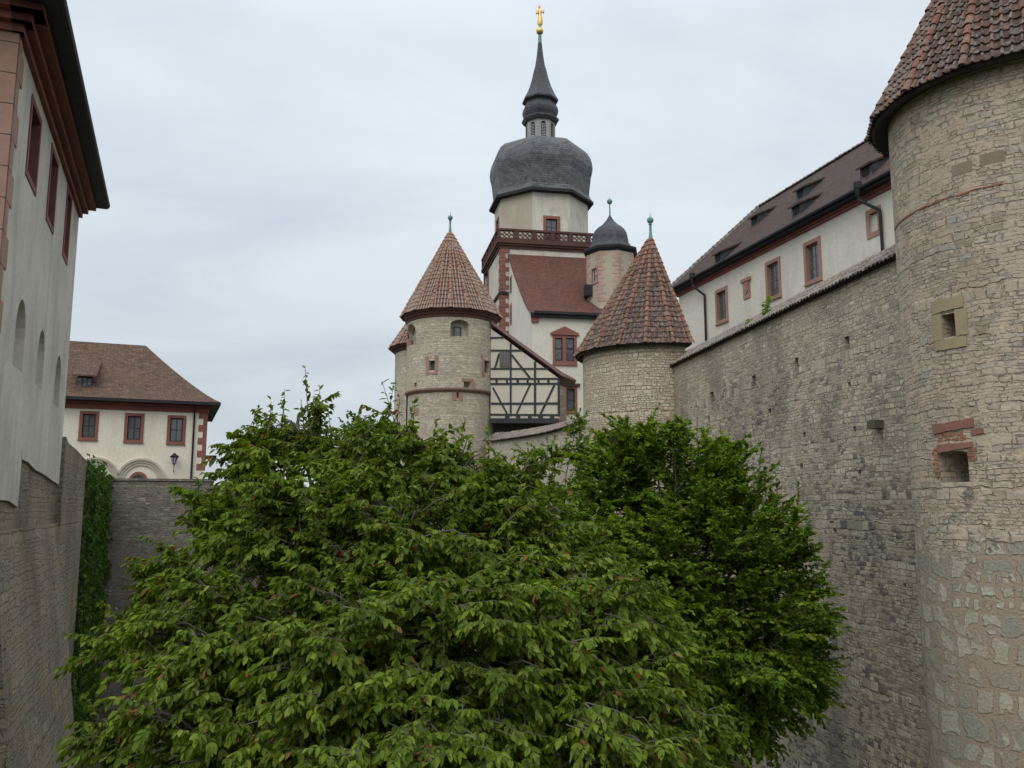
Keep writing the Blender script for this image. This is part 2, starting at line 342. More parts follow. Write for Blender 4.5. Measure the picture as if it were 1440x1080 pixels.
M['mid_stone'] = masonry('mid_stone', [(0.461,0.384,0.282), (0.620,0.550,0.410), (0.550,0.467,0.346), (0.620,0.602,0.461), (0.512,0.442,0.339)], (0.461,0.371,0.256), .44, .185, .022, soot_amt=.12, smear=.4, bump=.05, rough_edge=.1)
M['far_stone'] = masonry('far_stone', [(0.469,0.414,0.324), (0.607,0.531,0.414), (0.538,0.476,0.373), (0.620,0.593,0.476), (0.428,0.380,0.310)], (0.620,0.538,0.414), .38, .14, .014, soot_amt=.15, bump=.035, warmpatch=(.40,.32,.24))
M['moat_stone'] = masonry('moat_stone', [(0.176,0.160,0.132), (0.259,0.231,0.193), (0.209,0.189,0.160), (0.330,0.297,0.248), (0.143,0.134,0.119)], (0.231,0.204,0.165), .36, .12, .014, soot_amt=.35, smear=.4, rough_edge=.09, bump=.03)
M['base_stone'] = masonry('base_stone', [(0.213,0.187,0.143), (0.272,0.237,0.178), (0.243,0.207,0.159), (0.314,0.270,0.202), (0.187,0.166,0.131)], (0.289,0.245,0.182), .38, .19, .02, soot=(.07,.066,.056), soot_amt=.7, smear=.6, bump=.05, warmpatch=(.36,.26,.15), rough_edge=.12)
M['rubble_dark'] = masonry('rubble_dark', [(.09,.08,.075), (.13,.115,.10), (.11,.10,.09)], (.10,.09,.08), .3, .09, .012, soot_amt=.3)
M['white_plaster'] = plaster('white_plaster', (.69,.65,.565), (.59,.545,.46), (.47,.435,.37), .7)
M['left_plaster'] = plaster('left_plaster', (.60,.565,.49), (.45,.42,.36), (.34,.315,.27), .95)
M['house_plaster'] = plaster('house_plaster', (.78,.72,.60), (.72,.66,.54), (.60,.52,.42), .6)
M['tower_plaster'] = plaster('tower_plaster', (.66,.62,.55), (.46,.41,.325), (.34,.305,.25), .85)
M['turret_plaster'] = plaster('turret_plaster', (.46,.40,.32), (.38,.32,.25), (.31,.265,.21), .7)
M['panel_plaster'] = plaster('panel_plaster', (.63,.58,.48), (.55,.50,.41), (.46,.42,.35), .7)
M['lintel_stone'] = simple('lintel_stone', (.30,.14,.105), (.21,.105,.085), .9, .012, 5)
M['red_stone'] = simple('red_stone', (.27,.115,.09), (.20,.085,.068), .85, .006, 5)
M['pale_red_stone'] = simple('pale_red_stone', (.37,.225,.175), (.29,.165,.125), .9, .006, 5)
M['dark_red_stone'] = simple('dark_red_stone', (.125,.054,.043), (.065,.036,.031), .85, .006, 4)
M['red_paint'] = simple('red_paint', (.24,.075,.055), (.16,.055,.045), .7, .003, 3)
M['maroon'] = simple('maroon', (.26,.155,.15), (.20,.11,.105), .7, .003, 3)
M['buff_stone'] = simple('buff_stone', (.36,.30,.18), (.28,.235,.145), .92, .01, 4)
M['brick'] = masonry('brick', [(.42,.16,.08), (.34,.13,.075), (.46,.22,.12)], (.38,.30,.23), .22, .075, .012, soot_amt=.2, bump=.02)
M['slate'] = shingles('slate', [(.055,.058,.064), (.085,.088,.096), (.12,.122,.126), (.07,.074,.082)], .34, .27, .035, (.16,.16,.158), .6, .6, .35, .7)
M['slate_dark'] = shingles('slate_dark', [(.040,.043,.050), (.055,.058,.066), (.068,.071,.08)], .26, .2, .02, None, .4, .6, .3, .5)
M['lead'] = simple('lead', (.022,.022,.024), (.035,.035,.037), .75, .004, 3, .2)
M['gutter'] = simple('gutter', (.016,.018,.018), (.028,.03,.03), .65, .002, 3, .25)
M['copper'] = simple('copper', (.16,.33,.28), (.11,.24,.21), .7, .002, 8)
M['gold'] = simple('gold', (.74,.52,.17), (.62,.42,.13), .45, .001, 8, .5, .85)
M['roof_brown'] = shingles('roof_brown', [(.058,.038,.032), (.082,.050,.040), (.070,.044,.036), (.10,.064,.05), (.055,.04,.036)], .24, .21, .04, (.062,.052,.046), .6, .9, .15, .6)
M['roof_house'] = shingles('roof_house', [(.095,.055,.04), (.13,.075,.052), (.115,.066,.048), (.16,.098,.07), (.085,.055,.043)], .24, .21, .035, (.11,.085,.06), .5, .9, .15, .6)
M['roof_red'] = shingles('roof_red', [(.105,.045,.035), (.135,.058,.044), (.12,.055,.044), (.165,.075,.052)], .26, .25, .035, (.085,.045,.04), .6, .9, .15, .6)
M['timber'] = simple('timber', (.030,.032,.034), (.05,.052,.055), .8, .004, 6)
M['grey_wood'] = simple('grey_wood', (.16,.155,.15), (.11,.105,.10), .85, .004, 4)
M['lantern_wood'] = simple('lantern_wood', (.36,.36,.35), (.26,.26,.26), .8, .004, 4)
M['dark'] = simple('dark', (.012,.012,.014), (.02,.02,.02), .9, .001, 3)
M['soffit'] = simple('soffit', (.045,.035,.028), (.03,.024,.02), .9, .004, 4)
M['win_white'] = simple('win_white', (.55,.55,.55), (.45,.45,.45), .6, .001, 3)
M['pale_sash'] = simple('pale_sash', (.20,.18,.16), (.13,.115,.10), .7, .001, 3)
M['sash'] = simple('sash', (.045,.03,.025), (.06,.04,.035), .7, .001, 3)
gm = newmat('glass'); g_ = G(gm); rw = g_.noise(g_.obj(), 2.3, 2).outputs['Fac']
gb = g_.out((.075,.085,.095), .1, rw, .015, 1.0); M['glass'] = gm
M['tile_cover_a'] = islands('tile_cover_a', [(.30,.245,.20), (.36,.29,.235), (.28,.215,.175), (.33,.28,.24), (.33,.22,.165)], lichen=(.38,.345,.30), lamt=.75)
M['tile_pan_a'] = islands('tile_pan_a', [(.135,.066,.05), (.165,.078,.057), (.115,.06,.049), (.18,.085,.06)], lichen=(.20,.15,.12), lamt=.3)
M['tile_ridge_a'] = islands('tile_ridge_a', [(.29,.145,.095), (.26,.13,.09), (.32,.18,.12), (.27,.175,.13)], lichen=(.30,.24,.19), lamt=.55)
M['tile_cover_b'] = islands('tile_cover_b', [(.105,.072,.058), (.14,.088,.068), (.095,.068,.058), (.16,.10,.075), (.22,.11,.07), (.13,.10,.085)], lichen=(.26,.245,.22), lamt=.75)
M['tile_pan_b'] = islands('tile_pan_b', [(.075,.043,.036), (.10,.052,.041), (.065,.043,.038), (.09,.055,.047), (.14,.065,.045)], lichen=(.24,.225,.205), lamt=.6)
M['tile_ridge_b'] = islands('tile_ridge_b', [(.23,.105,.065), (.19,.085,.056), (.13,.072,.054), (.26,.135,.078), (.22,.095,.062)], lichen=(.21,.18,.15), lamt=.65)
M['tile_mortar'] = simple('tile_mortar', (.30,.28,.25), (.17,.15,.13), .95, .01, 9)
M['tile_coping'] = islands('tile_coping', [(.15,.12,.10), (.21,.17,.14), (.12,.10,.088), (.25,.205,.17), (.18,.135,.11)], lichen=(.27,.25,.215), lamt=.75)
M['bark'] = simple('bark', (.13,.11,.095), (.075,.065,.058), .9, .012, 9)
M['twig'] = simple('twig', (.12,.105,.09), (.07,.06,.052), .9, .003, 9)
GRN = [(.0, (.042,.078,.005)), (.3, (.084,.136,.008)), (.65, (.128,.186,.012)), (.90, (.175,.232,.020)), (.983, (.20,.245,.05)), (.986, (.13,.085,.022)), (.990, (.22,.05,.03)), (.996, (.30,.075,.03)), (1.0, (.28,.04,.045))]
M['cherry_leaf'] = leafmat('cherry_leaf', GRN, (.13,.165,.05), .6)
M['hornbeam_leaf'] = leafmat('hornbeam_leaf', [(.0, (.048,.094,.007)), (.4, (.098,.166,.012)), (.75, (.158,.235,.019)), (1.0, (.23,.29,.035))], (.09,.145,.025), .65)
M['far_leaf'] = leafmat('far_leaf', [(.0, (.055,.10,.03)), (.6, (.085,.14,.045)), (1.0, (.12,.18,.06))], (.11,.15,.07), .55)
M['ivy_leaf'] = leafmat('ivy_leaf', [(.0, (.022,.050,.009)), (.5, (.038,.080,.012)), (.85, (.060,.115,.018)), (1.0, (.10,.165,.03))], (.07,.11,.04), .6)
M['sprout_leaf'] = leafmat('sprout_leaf', [(.0, (.14,.22,.03)), (1.0, (.24,.30,.04))], (.2,.26,.06), .5)
gg = newmat('ground'); q = G(gg); o_ = q.obj()
q.out(q.mix(q.ramp(q.noise(o_, .8, 6, .65).outputs['Fac'], [(.35, 0.0), (.65, 1.0)]), (.035,.048,.018), (.06,.05,.035)), .95, q.noise(o_, 6, 6).outputs['Fac'], .06, .1); M['ground'] = gg

# ------------------------------------------------------------------ shared builders
def window(root, mp, u0, u1, v0, v1, sw=.16, dep=.16, proud=.04, nx=2, ny=2, surround='red_stone', sash='sash', sill=True, parent=None, pane='glass', bar=.045):
    """surround ring round a hole (u0..v1 is the clear opening) + frame + glazing"""
    b = MB()
    b.box(mp, u0-sw, u0, v0-sw*.8, v1+sw, -proud, dep); b.box(mp, u1, u1+sw, v0-sw*.8, v1+sw, -proud, dep)
    b.box(mp, u0+.001, u1-.001, v1, v1+sw, -proud+.002, dep); b.box(mp, u0+.001, u1-.001, v0-sw*.8, v0, -proud+.002, dep)
    if sill: b.box(mp, u0-sw*1.1, u1+sw*1.1, v0-sw*1.2, v0-sw*.8-.002, -proud-.05, .05)
    w = b.build('window', M[surround], root, parent)
    d = dep-.05; f = MB(); t = bar*1.3
    f.box(mp, u0, u0+t, v0, v1, d-.03, d+.03); f.box(mp, u1-t, u1, v0, v1, d-.03, d+.03)
    f.box(mp, u0+t, u1-t, v0, v0+t, d-.03, d+.03); f.box(mp, u0+t, u1-t, v1-t, v1, d-.03, d+.03)
    for i in range(1, nx):
        c = u0+(u1-u0)*i/nx; f.box(mp, c-bar/2, c+bar/2, v0+t, v1-t, d-.025, d+.025)
    for i in range(1, ny):
        c = v0+(v1-v0)*i/ny; k = bar*(.9 if i*2 == ny else .5); f.box(mp, u0+t, u1-t, c-k/2, c+k/2, d-.02, d+.02)
    f.build('frame', M[sash], root, w)
    p = MB(); p.poly([mp(u0+.01,v0+.01,d+.005), mp(u1-.01,v0+.01,d+.005), mp(u1-.01,v1-.01,d+.005), mp(u0+.01,v1-.01,d+.005)]); p.build('pane', M[pane], root, w)
    return w
def hole_for(u0, u1, v0, v1, sw, dep): return (u0-sw*.5, u1+sw*.5, v0-sw*.4, v1+sw*.5, dep+.3)
def barrel_face(mb, A, B0, B1, w=.24, ln=.34, h=.075, mc=0, mpn=1, mm=2, jit=1.0):
    """pan-and-cover tiles on the triangle A (apex) B0 B1"""
    A, B0, B1 = Vector(A), Vector(B0), Vector(B1); Mid = (B0+B1)/2
    t = (B1-B0); w0 = t.length/2; t.normalize(); s = (A-Mid); L = s.length; s.normalize(); n = t.cross(s).normalized()
    if n.z < 0: n = -n
    nc = max(1, int(round(2*w0/w))); ww = 2*w0/nc
    for k in range(nc):
        c = -w0+ww*(k+.5); lmax = L*(1-abs(c)/w0)
        if lmax < ln*.6: continue
        l = -.06+random.uniform(-.015, .015)*jit; i = 0
        while l < lmax-.05:
            l1 = min(l+ln*1.12, lmax+.05); taper = 1.0
            jy = random.uniform(-.018, .018)*jit; jl = random.uniform(-.012, .022)*jit
            def pt(x, lh, up): return tuple(Mid+t*(c+x)+s*(lh)+n*up)
            for (prof, mi, dl) in (([(-.5,.035),(-.3,.012),(0,.0),(.3,.012),(.5,.035)], mpn, 0), ([(-.74,.0),(-.66,.62),(-.5,1.0),(-.34,.62),(-.26,.0)], mc, .06)):
                lo = l-dl*.3; hi = l1-dl*.3
                ex = .012+jl*.5
                lowr = [pt((a*ww+jy*(1 if mi == mc else .2)), lo, (b*h if mi == mc else b)+.035+ex) for a, b in prof]
                upr = [pt((a*.92*ww+(.0 if mi == mpn else -.04*ww)), hi, (b*h*.9 if mi == mc else b)+.005) for a, b in prof]
                edge = [pt((a*ww+jy*(1 if mi == mc else .2)), lo+.004, (b*h*.72 if mi == mc else b-.02)+.016+ex) for a, b in prof]
                mb.grid([edge, lowr, upr], mi)
            l += ln; i += 1
def ridge_line(mb, A, B, up, r=.1, ln=.36, m=0, start=-.08, stop=1.0):
    A, B = Vector(A), Vector(B); s = (A-B); L = s.length*stop; s.normalize(); up = Vector(up); t = s.cross(up).normalized(); n = t.cross(s).normalized()
    if n.dot(up) < 0: n = -n
    l = start
    while l < L:
        r1 = r*random.uniform(.92, 1.1); o = t*random.uniform(-.012, .012)
        def row(lh, rr, upv): return [tuple(B+o+s*lh+t*(math.cos(a)*rr)+n*(math.sin(a)*rr+upv)) for a in [math.pi*i/6 for i in range(7)]]
        mb.grid([row(l+.003, r1*.8, .045), row(l, r1, .05), row(min(l+ln*1.1, L), r1*.82, .025)], m)
        l += ln
def barrel_roof(root, ring, apex, mats, w=.24, ln=.34, name='roof', flare=None, rr=.1, skip=()):
    """ring: polygon (ccw seen from above or not) of eave points"""
    b = MB(); n = len(ring); r = MB(); A = Vector(apex)
    for i in range(n):
        j = (i+1) % n
        if i in skip:
            b.poly([ring[i], ring[j], apex], m=1); continue
        barrel_face(b, apex, ring[i], ring[j], w, ln)
    u = MB()
    for i in range(n): u.poly([ring[i], ring[(i+1) % n], tuple(A+Vector((0,0,-.06)))])
    roof = b.build(name, [M[mats[0]], M[mats[1]]], root)
    u.build('roof_bedding', M['tile_mortar'], root, roof)
    for i in range(n):
        B = Vector(ring[i]); up = (B-Vector((A.x, A.y, B.z))).normalized()*.6+Vector((0,0,.8))
        ridge_line(r, apex, ring[i], up, rr, .36, 0, stop=.985)
    r.build('ridge_tiles', M[mats[2]], root, roof)
    return roof
def ringpts(C, r, z, n, rot=0): return [(C[0]+r*math.sin(rot+2*math.pi*i/n), C[1]-r*math.cos(rot+2*math.pi*i/n), z) for i in range(n)]
def finial(root, x, y, z0, z1, r):
    b = MB(); h = z1-z0
    prof = [(r*.95, z0-.35), (r*.55, z0+h*.12), (r*.38, z0+h*.3), (r*.34, z0+h*.55), (r*.6, z0+h*.57), (r*.4, z0+h*.6)]
    prof += [(max(.02, r*math.sin(a)), z0+h*.72-r*math.cos(a)) for a in [R(x_) for x_ in range(20, 170, 15)]] + [(r*.16, z0+h*.72+r*1.1), (.012, z1)]
    b.lathe((x, y), prof, 16); return b.build('finial', M['copper'], root, smooth=True)
def downpipe(root, pts, r=.06, hopper=True):
    b = MB(); b.tube(pts, r, 8)
    if hopper:
        p = pts[0]; b.lathe((p[0], p[1]), [(r*1.1, p[2]-.05), (r*2.6, p[2]+.35), (r*2.6, p[2]+.6), (.0, p[2]+.6)], 8)
    return b.build('downpipe', M['gutter'], root, smooth=False)

# ------------------------------------------------------------------ ground
gb_ = MB(); gb_.poly([(-900,-300,0),(900,-300,0),(900,1500,0),(-900,1500,0)])
go = gb_.build('ground', M['ground']); go['kind'] = 'structure'

# ------------------------------------------------------------------ large round tower at the right
def right_tower():
    C = (12.436, 20.057); r = 2.83; mp = cylmap(C, r)
    t = thing('round_tower', 'large rubble tower with tile cone cut by the right edge, nearest of the round towers', 'tower', (C[0], C[1], 0), 'round stone towers with conical tile roofs')
    eave = 19.72; cir = math.pi*r
    ua, z1 = hitc(1311, 450, C, r); ub, _ = hitc(1361, 455, C, r)
    a0, b0 = hitc(1325, 457, C, r)[0], hitc(1344, 457, C, r)[0]
    c0, d0 = hitc(1335, 474, C, r)[1], hitc(1335, 441, C, r)[1]
    la, lb = hitc(1321, 655, C, r)[0], hitc(1362, 655, C, r)[0]
    lc, ld = hitc(1342, 678, C, r)[1], hitc(1342, 634, C, r)[1]
    holes = [(a0, b0, c0, d0, .55, 0, False), (la, lb, lc, ld, .8, .06, True)]
    b = MB(); skin(b, mp, -cir, cir, 0, eave+.3, holes, .16, 1.2)
    b.build('wall', M['tower_stone'], t)
    w = MB(); dz = d0-c0; du = b0-a0       # four big blocks round the square window
    def cb(mb, ua_, ub_, vb, vt, pr, n=8):    # block bent to the wall; vb, vt = (at ua_, at ub_)
        N = [i/n for i in range(n+1)]; wv = [random.uniform(-.012, .012) for _ in N]
        low = [mp(ua_+(ub_-ua_)*f, vb[0]+(vb[1]-vb[0])*f+wv[i], -pr) for i, f in enumerate(N)]; top = [mp(ua_+(ub_-ua_)*f, vt[0]+(vt[1]-vt[0])*f-wv[i], -pr) for i, f in enumerate(N)]
        lo2 = [mp(ua_+(ub_-ua_)*f, vb[0]+(vb[1]-vb[0])*f+wv[i], .2) for i, f in enumerate(N)]; to2 = [mp(ua_+(ub_-ua_)*f, vt[0]+(vt[1]-vt[0])*f-wv[i], .2) for i, f in enumerate(N)]
        mb.grid([lo2, low, top, to2]); mb.poly([lo2[0], low[0], top[0], to2[0]]); mb.poly([low[-1], lo2[-1], to2[-1], top[-1]])
    def blk(u0,u1,v0,v1,pr): cb(w, u0, u1, (v0, v0+random.uniform(-.02,.02)), (v1, v1+random.uniform(-.02,.02)), pr)
    blk(ua, a0-.003, c0-.02, d0+.05, .03); blk(b0+.003, ub, c0+.0, d0+.06, .025)
    blk(ua+.03, b0+.22, d0+.07, d0+.36, .035); blk(ua+.05, ub-.05, c0-.26, c0-.035, .03)
    wo = w.build('window', M['buff_stone'], t)
    f = MB(); f.poly([mp(a0,c0,.5), mp(b0,c0,.5), mp(b0,d0,.5), mp(a0,d0,.5)]); f.build('pane', M['dark'], t, wo)
    s = MB(); cm = (a0+b0)/2; s.box(mp, b0-.14, b0-.11, c0, d0, .28, .31); s.build('window_bar', M['sash'], t, wo)
    n = MB()                              # red lintels and brick jambs of the lower opening
    L = lambda px, py: hitc(px, py, C, r)
    cb(n, L(1313,605)[0], L(1370,595)[0], (L(1314,611)[1], L(1368,600)[1]), (L(1314,598)[1], L(1367,588)[1]), .035)
    cb(n, L(1319,631)[0], L(1368,625)[0], (L(1319,637)[1], L(1368,629)[1]), (L(1319,626)[1], L(1367,621)[1]), .035)
    cb(n, L(1366,608)[0], L(1383,605)[0], (L(1366,613)[1], L(1383,609)[1]), (L(1366,604)[1], L(1382,602)[1]), .02, 3)
    no = n.build('gun_port', M['lintel_stone'], t)
    for side in (0, 1):
        j = MB(); z = lc+(.45 if side else .12); k = side
        while z < ld+.04:
            e_ = .17 if k % 2 else .10
            if side: cb(j, lb+.004, lb+e_+.04, (z, z), (z+.085, z+.085), .012+random.random()*.012, 2)
            else: cb(j, la-e_-.03, la-.004, (z, z), (z+.085, z+.085), .012+random.random()*.012, 2)
            z += .1; k += 1
        j.build('brick_jamb', M['brick'], t, no)
    j = MB(); z = hitc(1320, 622, C, r)[1]
    for k in range(4):
        cb(j, la+.02+k*.2, la+.17+k*.2, (z+.02, z+.02), (z+.1, z+.1), .01, 2); cb(j, la-.06+k*.2, la+.1+k*.2, (z+.125, z+.125), (z+.2, z+.2), .012, 2)
    j.build('brick_course', M['brick'], t, no)
    st = MB()                             # thin course of tiles set in the wall
    zt = hitc(1300, 292, C, r)[1]; u = hitc(1258, 320, C, r)[0]; ue = hitc(1416, 244, C, r)[0]
    u = -r*1.95
    while u < ue:
        l_ = random.uniform(.18, .4)
        if random.random() > .22: st.box(mp, u, u+l_, zt+random.uniform(-.02, .015), zt+.03+random.uniform(0, .012), -.016-random.random()*.012, .1)
        u += l_+.02
    st.build('tile_course', M['brick'], t)
    bs = MB()
    for (x0, x1, y) in ((1339, 1366, 237), (1378, 1412, 222)):
        p0 = hitc(x0, y+4, C, r); p1 = hitc(x1, y-8, C, r); bs.box(mp, p0[0], p1[0], p0[1]-.13, p0[1]+.13, -.012, .1)
    bs.build('filled_socket', simple('filled_socket', (.27,.22,.15), (.21,.17,.12), .95, .008, 6), t)
    ring = ringpts(C, r*1.155, eave, 15, R(-47))
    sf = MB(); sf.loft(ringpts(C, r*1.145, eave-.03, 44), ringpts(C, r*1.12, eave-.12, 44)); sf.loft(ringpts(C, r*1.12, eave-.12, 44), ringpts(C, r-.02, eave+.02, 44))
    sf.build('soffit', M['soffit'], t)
    apex = (C[0]+.1, C[1]+.1, eave+6.1)
    barrel_roof(t, ring, apex, ('tile_cover_b', 'tile_pan_b', 'tile_ridge_b'), .2, .30, rr=.1)
    finial(t, apex[0], apex[1], apex[2]-.05, apex[2]+1.6, .16)
right_tower()

# ------------------------------------------------------------------ curtain wall, right
WD = unit(.1485, -1); WO = (7.05, 49.7)
def coping(mb, path, zs, depth=.75, rise=.62, over=.22, w=.2, m=0, back=True):
    """rows of half-round tiles sloping up from the outer edge; path = list of (x,y) with outward normals"""
    for i in range(len(path)-1):
        a, b = Vector(path[i]), Vector(path[i+1]); d = (b-a); L = d.length; d.normalize(); n = Vector((d.y, -d.x))
        k = max(1, int(round(L/w))); ww = L/k
        for j in range(k):
            tt = (j+.5)/k; c = a+d*(L*tt); z = zs[i]*(1-tt)+zs[i+1]*tt+random.uniform(-.012, .012)
            for row in range(3):
                o0 = over-row*(depth+over)/3+random.uniform(-.02, .02); o1 = o0-(depth+over)/3*1.15
                z0 = z+rise*(over-o0)/(depth+over)+.03; z1 = z+rise*(over-o1)/(depth+over)
                hh = .075
                def rw(o, zz, f): return [(c.x+n.x*o+d.x*x*ww*f, c.y+n.y*o+d.y*x*ww*f, zz+hh*h_) for x, h_ in ((-.5,0),(-.34,.75),(0,1.15),(.34,.75),(.5,0))]
                e_ = [(p[0]+n.x*-.004, p[1]+n.y*-.004, p[2]-.035) for p in rw(o0, z0, 1)]
                mb.grid([e_, rw(o0, z0, 1), rw(o1, z1, .9)], m)
        bz0, bz1 = zs[i], zs[i+1]
        q = lambda p, o, z: (p.x+n.x*o, p.y+n.y*o, z)
        mb.poly([q(a,over-.05,bz0), q(b,over-.05,bz1), q(b,-depth,bz1+rise), q(a,-depth,bz0+rise)], m=1)
        mb.poly([q(a,over-.05,bz0-.02), q(b,over-.05,bz1-.02), q(b,-.2,bz1-.02), q(a,-.2,bz0-.02)], m=1)
        mb.poly([q(a,-depth,bz0+rise), q(b,-depth,bz1+rise), q(b,-depth*2,bz1), q(a,-depth*2,bz0)], m=1)
def curtain_wall():
    L = (WO[1]-18.6)/-WD[1]; mp = planemap(WO, WD); zt = 16.94
    t = thing('curtain_wall', 'tall grey rubble curtain wall with loopholes and tiled coping running into the large right tower', 'wall', (WO[0], WO[1], 0))
    hs = []
    def h(x0, x1, y0, y1, dep, back=True):
        u0, u1 = hitp(x0, (y0+y1)/2, WO, WD)[0], hitp(x1, (y0+y1)/2, WO, WD)[0]; xm = (x0+x1)/2
        hs.append((u0, u1, hitp(xm, y1, WO, WD)[1], hitp(xm, y0, WO, WD)[1], dep, 0, back))
    for q in ((1187.5,1194.5,473,490), (1117.5,1122.5,503,518.5), (1057.5,1062.5,528,543), (999,1003.5,551,566)): h(*q, 1.0)
    for x, y in ((1082,578), (1131,611), (1201.5,603), (1208.5,664), (1194,541), (1174,746), (1272,823), (985,605), (1127,655)): h(x-2.2, x+2.2, y-3.4, y+3.4, .35)
    b = MB(); skin(b, mp, 0, L, 0, zt, hs, 3, 3)
    b.poly([mp(0,0,1.5), mp(L,0,1.5), mp(L,zt,1.5), mp(0,zt,1.5)])
    b.poly([mp(0,zt,0), mp(L,zt,0), mp(L,zt,1.5), mp(0,zt,1.5)])
    b.build('wall', M['wall_stone'], t)
    c = MB(); coping(c, [mp(3.0,0)[:2], mp(L,0)[:2]], [zt+.02, zt+.02], .8, .78, .22, .21)
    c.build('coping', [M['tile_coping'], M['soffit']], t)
    k = MB(); u0 = hitp(1229, 597, WO, WD)[0]; u1 = hitp(1247, 597, WO, WD)[0]; z0 = hitp(1238, 603, WO, WD)[1]; z1 = hitp(1238, 591, WO, WD)[1]
    k.box(mp, u0+.12, u0+.5, z0, z1, -.3, .2); k.build('corbel', simple('corbel', (.12,.11,.08), (.085,.08,.06), .95, .01, 5), t)
curtain_wall()

# ------------------------------------------------------------------ half-round tower in the wall
def mid_tower():
    C = (7.5, 46.0)
    t = thing('round_tower', 'squat round tower with weathered brown tile cone joined to the tall curtain wall', 'tower', (C[0], C[1], 0), 'round stone towers with conical tile roofs')
    ax = Vector((.1485, -1, 0)).normalized(); lf = Vector((-ax.y*-1, 0, 0))
    out = Vector((-1, -.1485, 0)).normalized()
    def plan(rad, z, bk, n=26):
        pts = []
        for i in range(n+1):
            a = math.pi*i/n; p = Vector((C[0], C[1], z))+out*(rad*math.sin(a))+ax*(-rad*math.cos(a)); pts.append(tuple(p))
        near = Vector(pts[-1])-out*bk; far = Vector(pts[0])-out*bk
        return pts+[tuple(near), tuple(far)]
    eave = 18.15
    pr = plan(3.62, 0, .75); b = MB(); u = 0; n = len(pr)
    for i in range(n):
        a, c = pr[i], pr[(i+1) % n]; l = math.hypot(a[0]-c[0], a[1]-c[1])
        for z0, z1 in ((0,6),(6,12),(12,eave+.3)):
            b.poly([(a[0],a[1],z0),(c[0],c[1],z0),(c[0],c[1],z1),(a[0],a[1],z1)], [(u,z0),(u+l,z0),(u+l,z1),(u,z1)])
        u += l
    b.build('wall', M['mid_stone'], t)
    A = P(915, 335, 46.0)
    ring = plan(4.0, eave, .95, 9)
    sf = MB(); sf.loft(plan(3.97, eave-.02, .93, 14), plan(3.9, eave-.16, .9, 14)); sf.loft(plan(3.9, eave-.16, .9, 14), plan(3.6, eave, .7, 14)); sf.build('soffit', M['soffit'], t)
    barrel_roof(t, ring, A, ('tile_cover_b', 'tile_pan_b', 'tile_ridge_b'), .235, .36, rr=.12)
    finial(t, A[0], A[1], A[2]-.1, P(915, 299, 46)[2], .19)
mid_tower()

# ------------------------------------------------------------------ lower curved wall between the two middle towers
def lower_wall():
    px = [(683, 61.2), (702, 60.2), (720, 58.8), (740, 57), (760, 55), (778, 53.2), (800, 51.2), (832, 48.6)]
    tops = [618, 617, 614.5, 611.5, 608, 604, 597.5, 585]
    pth = []; zs = []
    for (x, Y), y in zip(px, tops): p = P(x, y, Y); pth.append((p[0], p[1])); zs.append(p[2]-.15)
    t = thing('curved_wall', 'low curved stone wall with tiled coping dipping between the two middle round towers', 'wall', (pth[3][0], pth[3][1], 0))
    b = MB(); u = 0
    for i in range(len(pth)-1):
        a, c = pth[i], pth[i+1]; l = math.hypot(a[0]-c[0], a[1]-c[1])
        b.poly([(a[0],a[1],0),(c[0],c[1],0),(c[0],c[1],zs[i+1]),(a[0],a[1],zs[i])], [(u,0),(u+l,0),(u+l,zs[i+1]),(u,zs[i])]); 
        d = unit(c[0]-a[0], c[1]-a[1]); n = (d[1], -d[0]); q = lambda p: (p[0]-n[0]*1.4, p[1]-n[1]*1.4)
        b.poly([(*q(a),0),(*q(c),0),(*q(c),zs[i+1]),(*q(a),zs[i])], [(u,0),(u+l,0),(u+l,zs[i+1]),(u,zs[i])])
        if i == 0: b.poly([(*a,0),(*q(a),0),(*q(a),zs[0]),(*a,zs[0])])
        u += l
    b.build('wall', M['far_stone'], t)
    c = MB(); coping(c, pth, zs, .9, .62, .24, .22); c.build('coping', [M['tile_coping'], M['soffit']], t)
lower_wall()

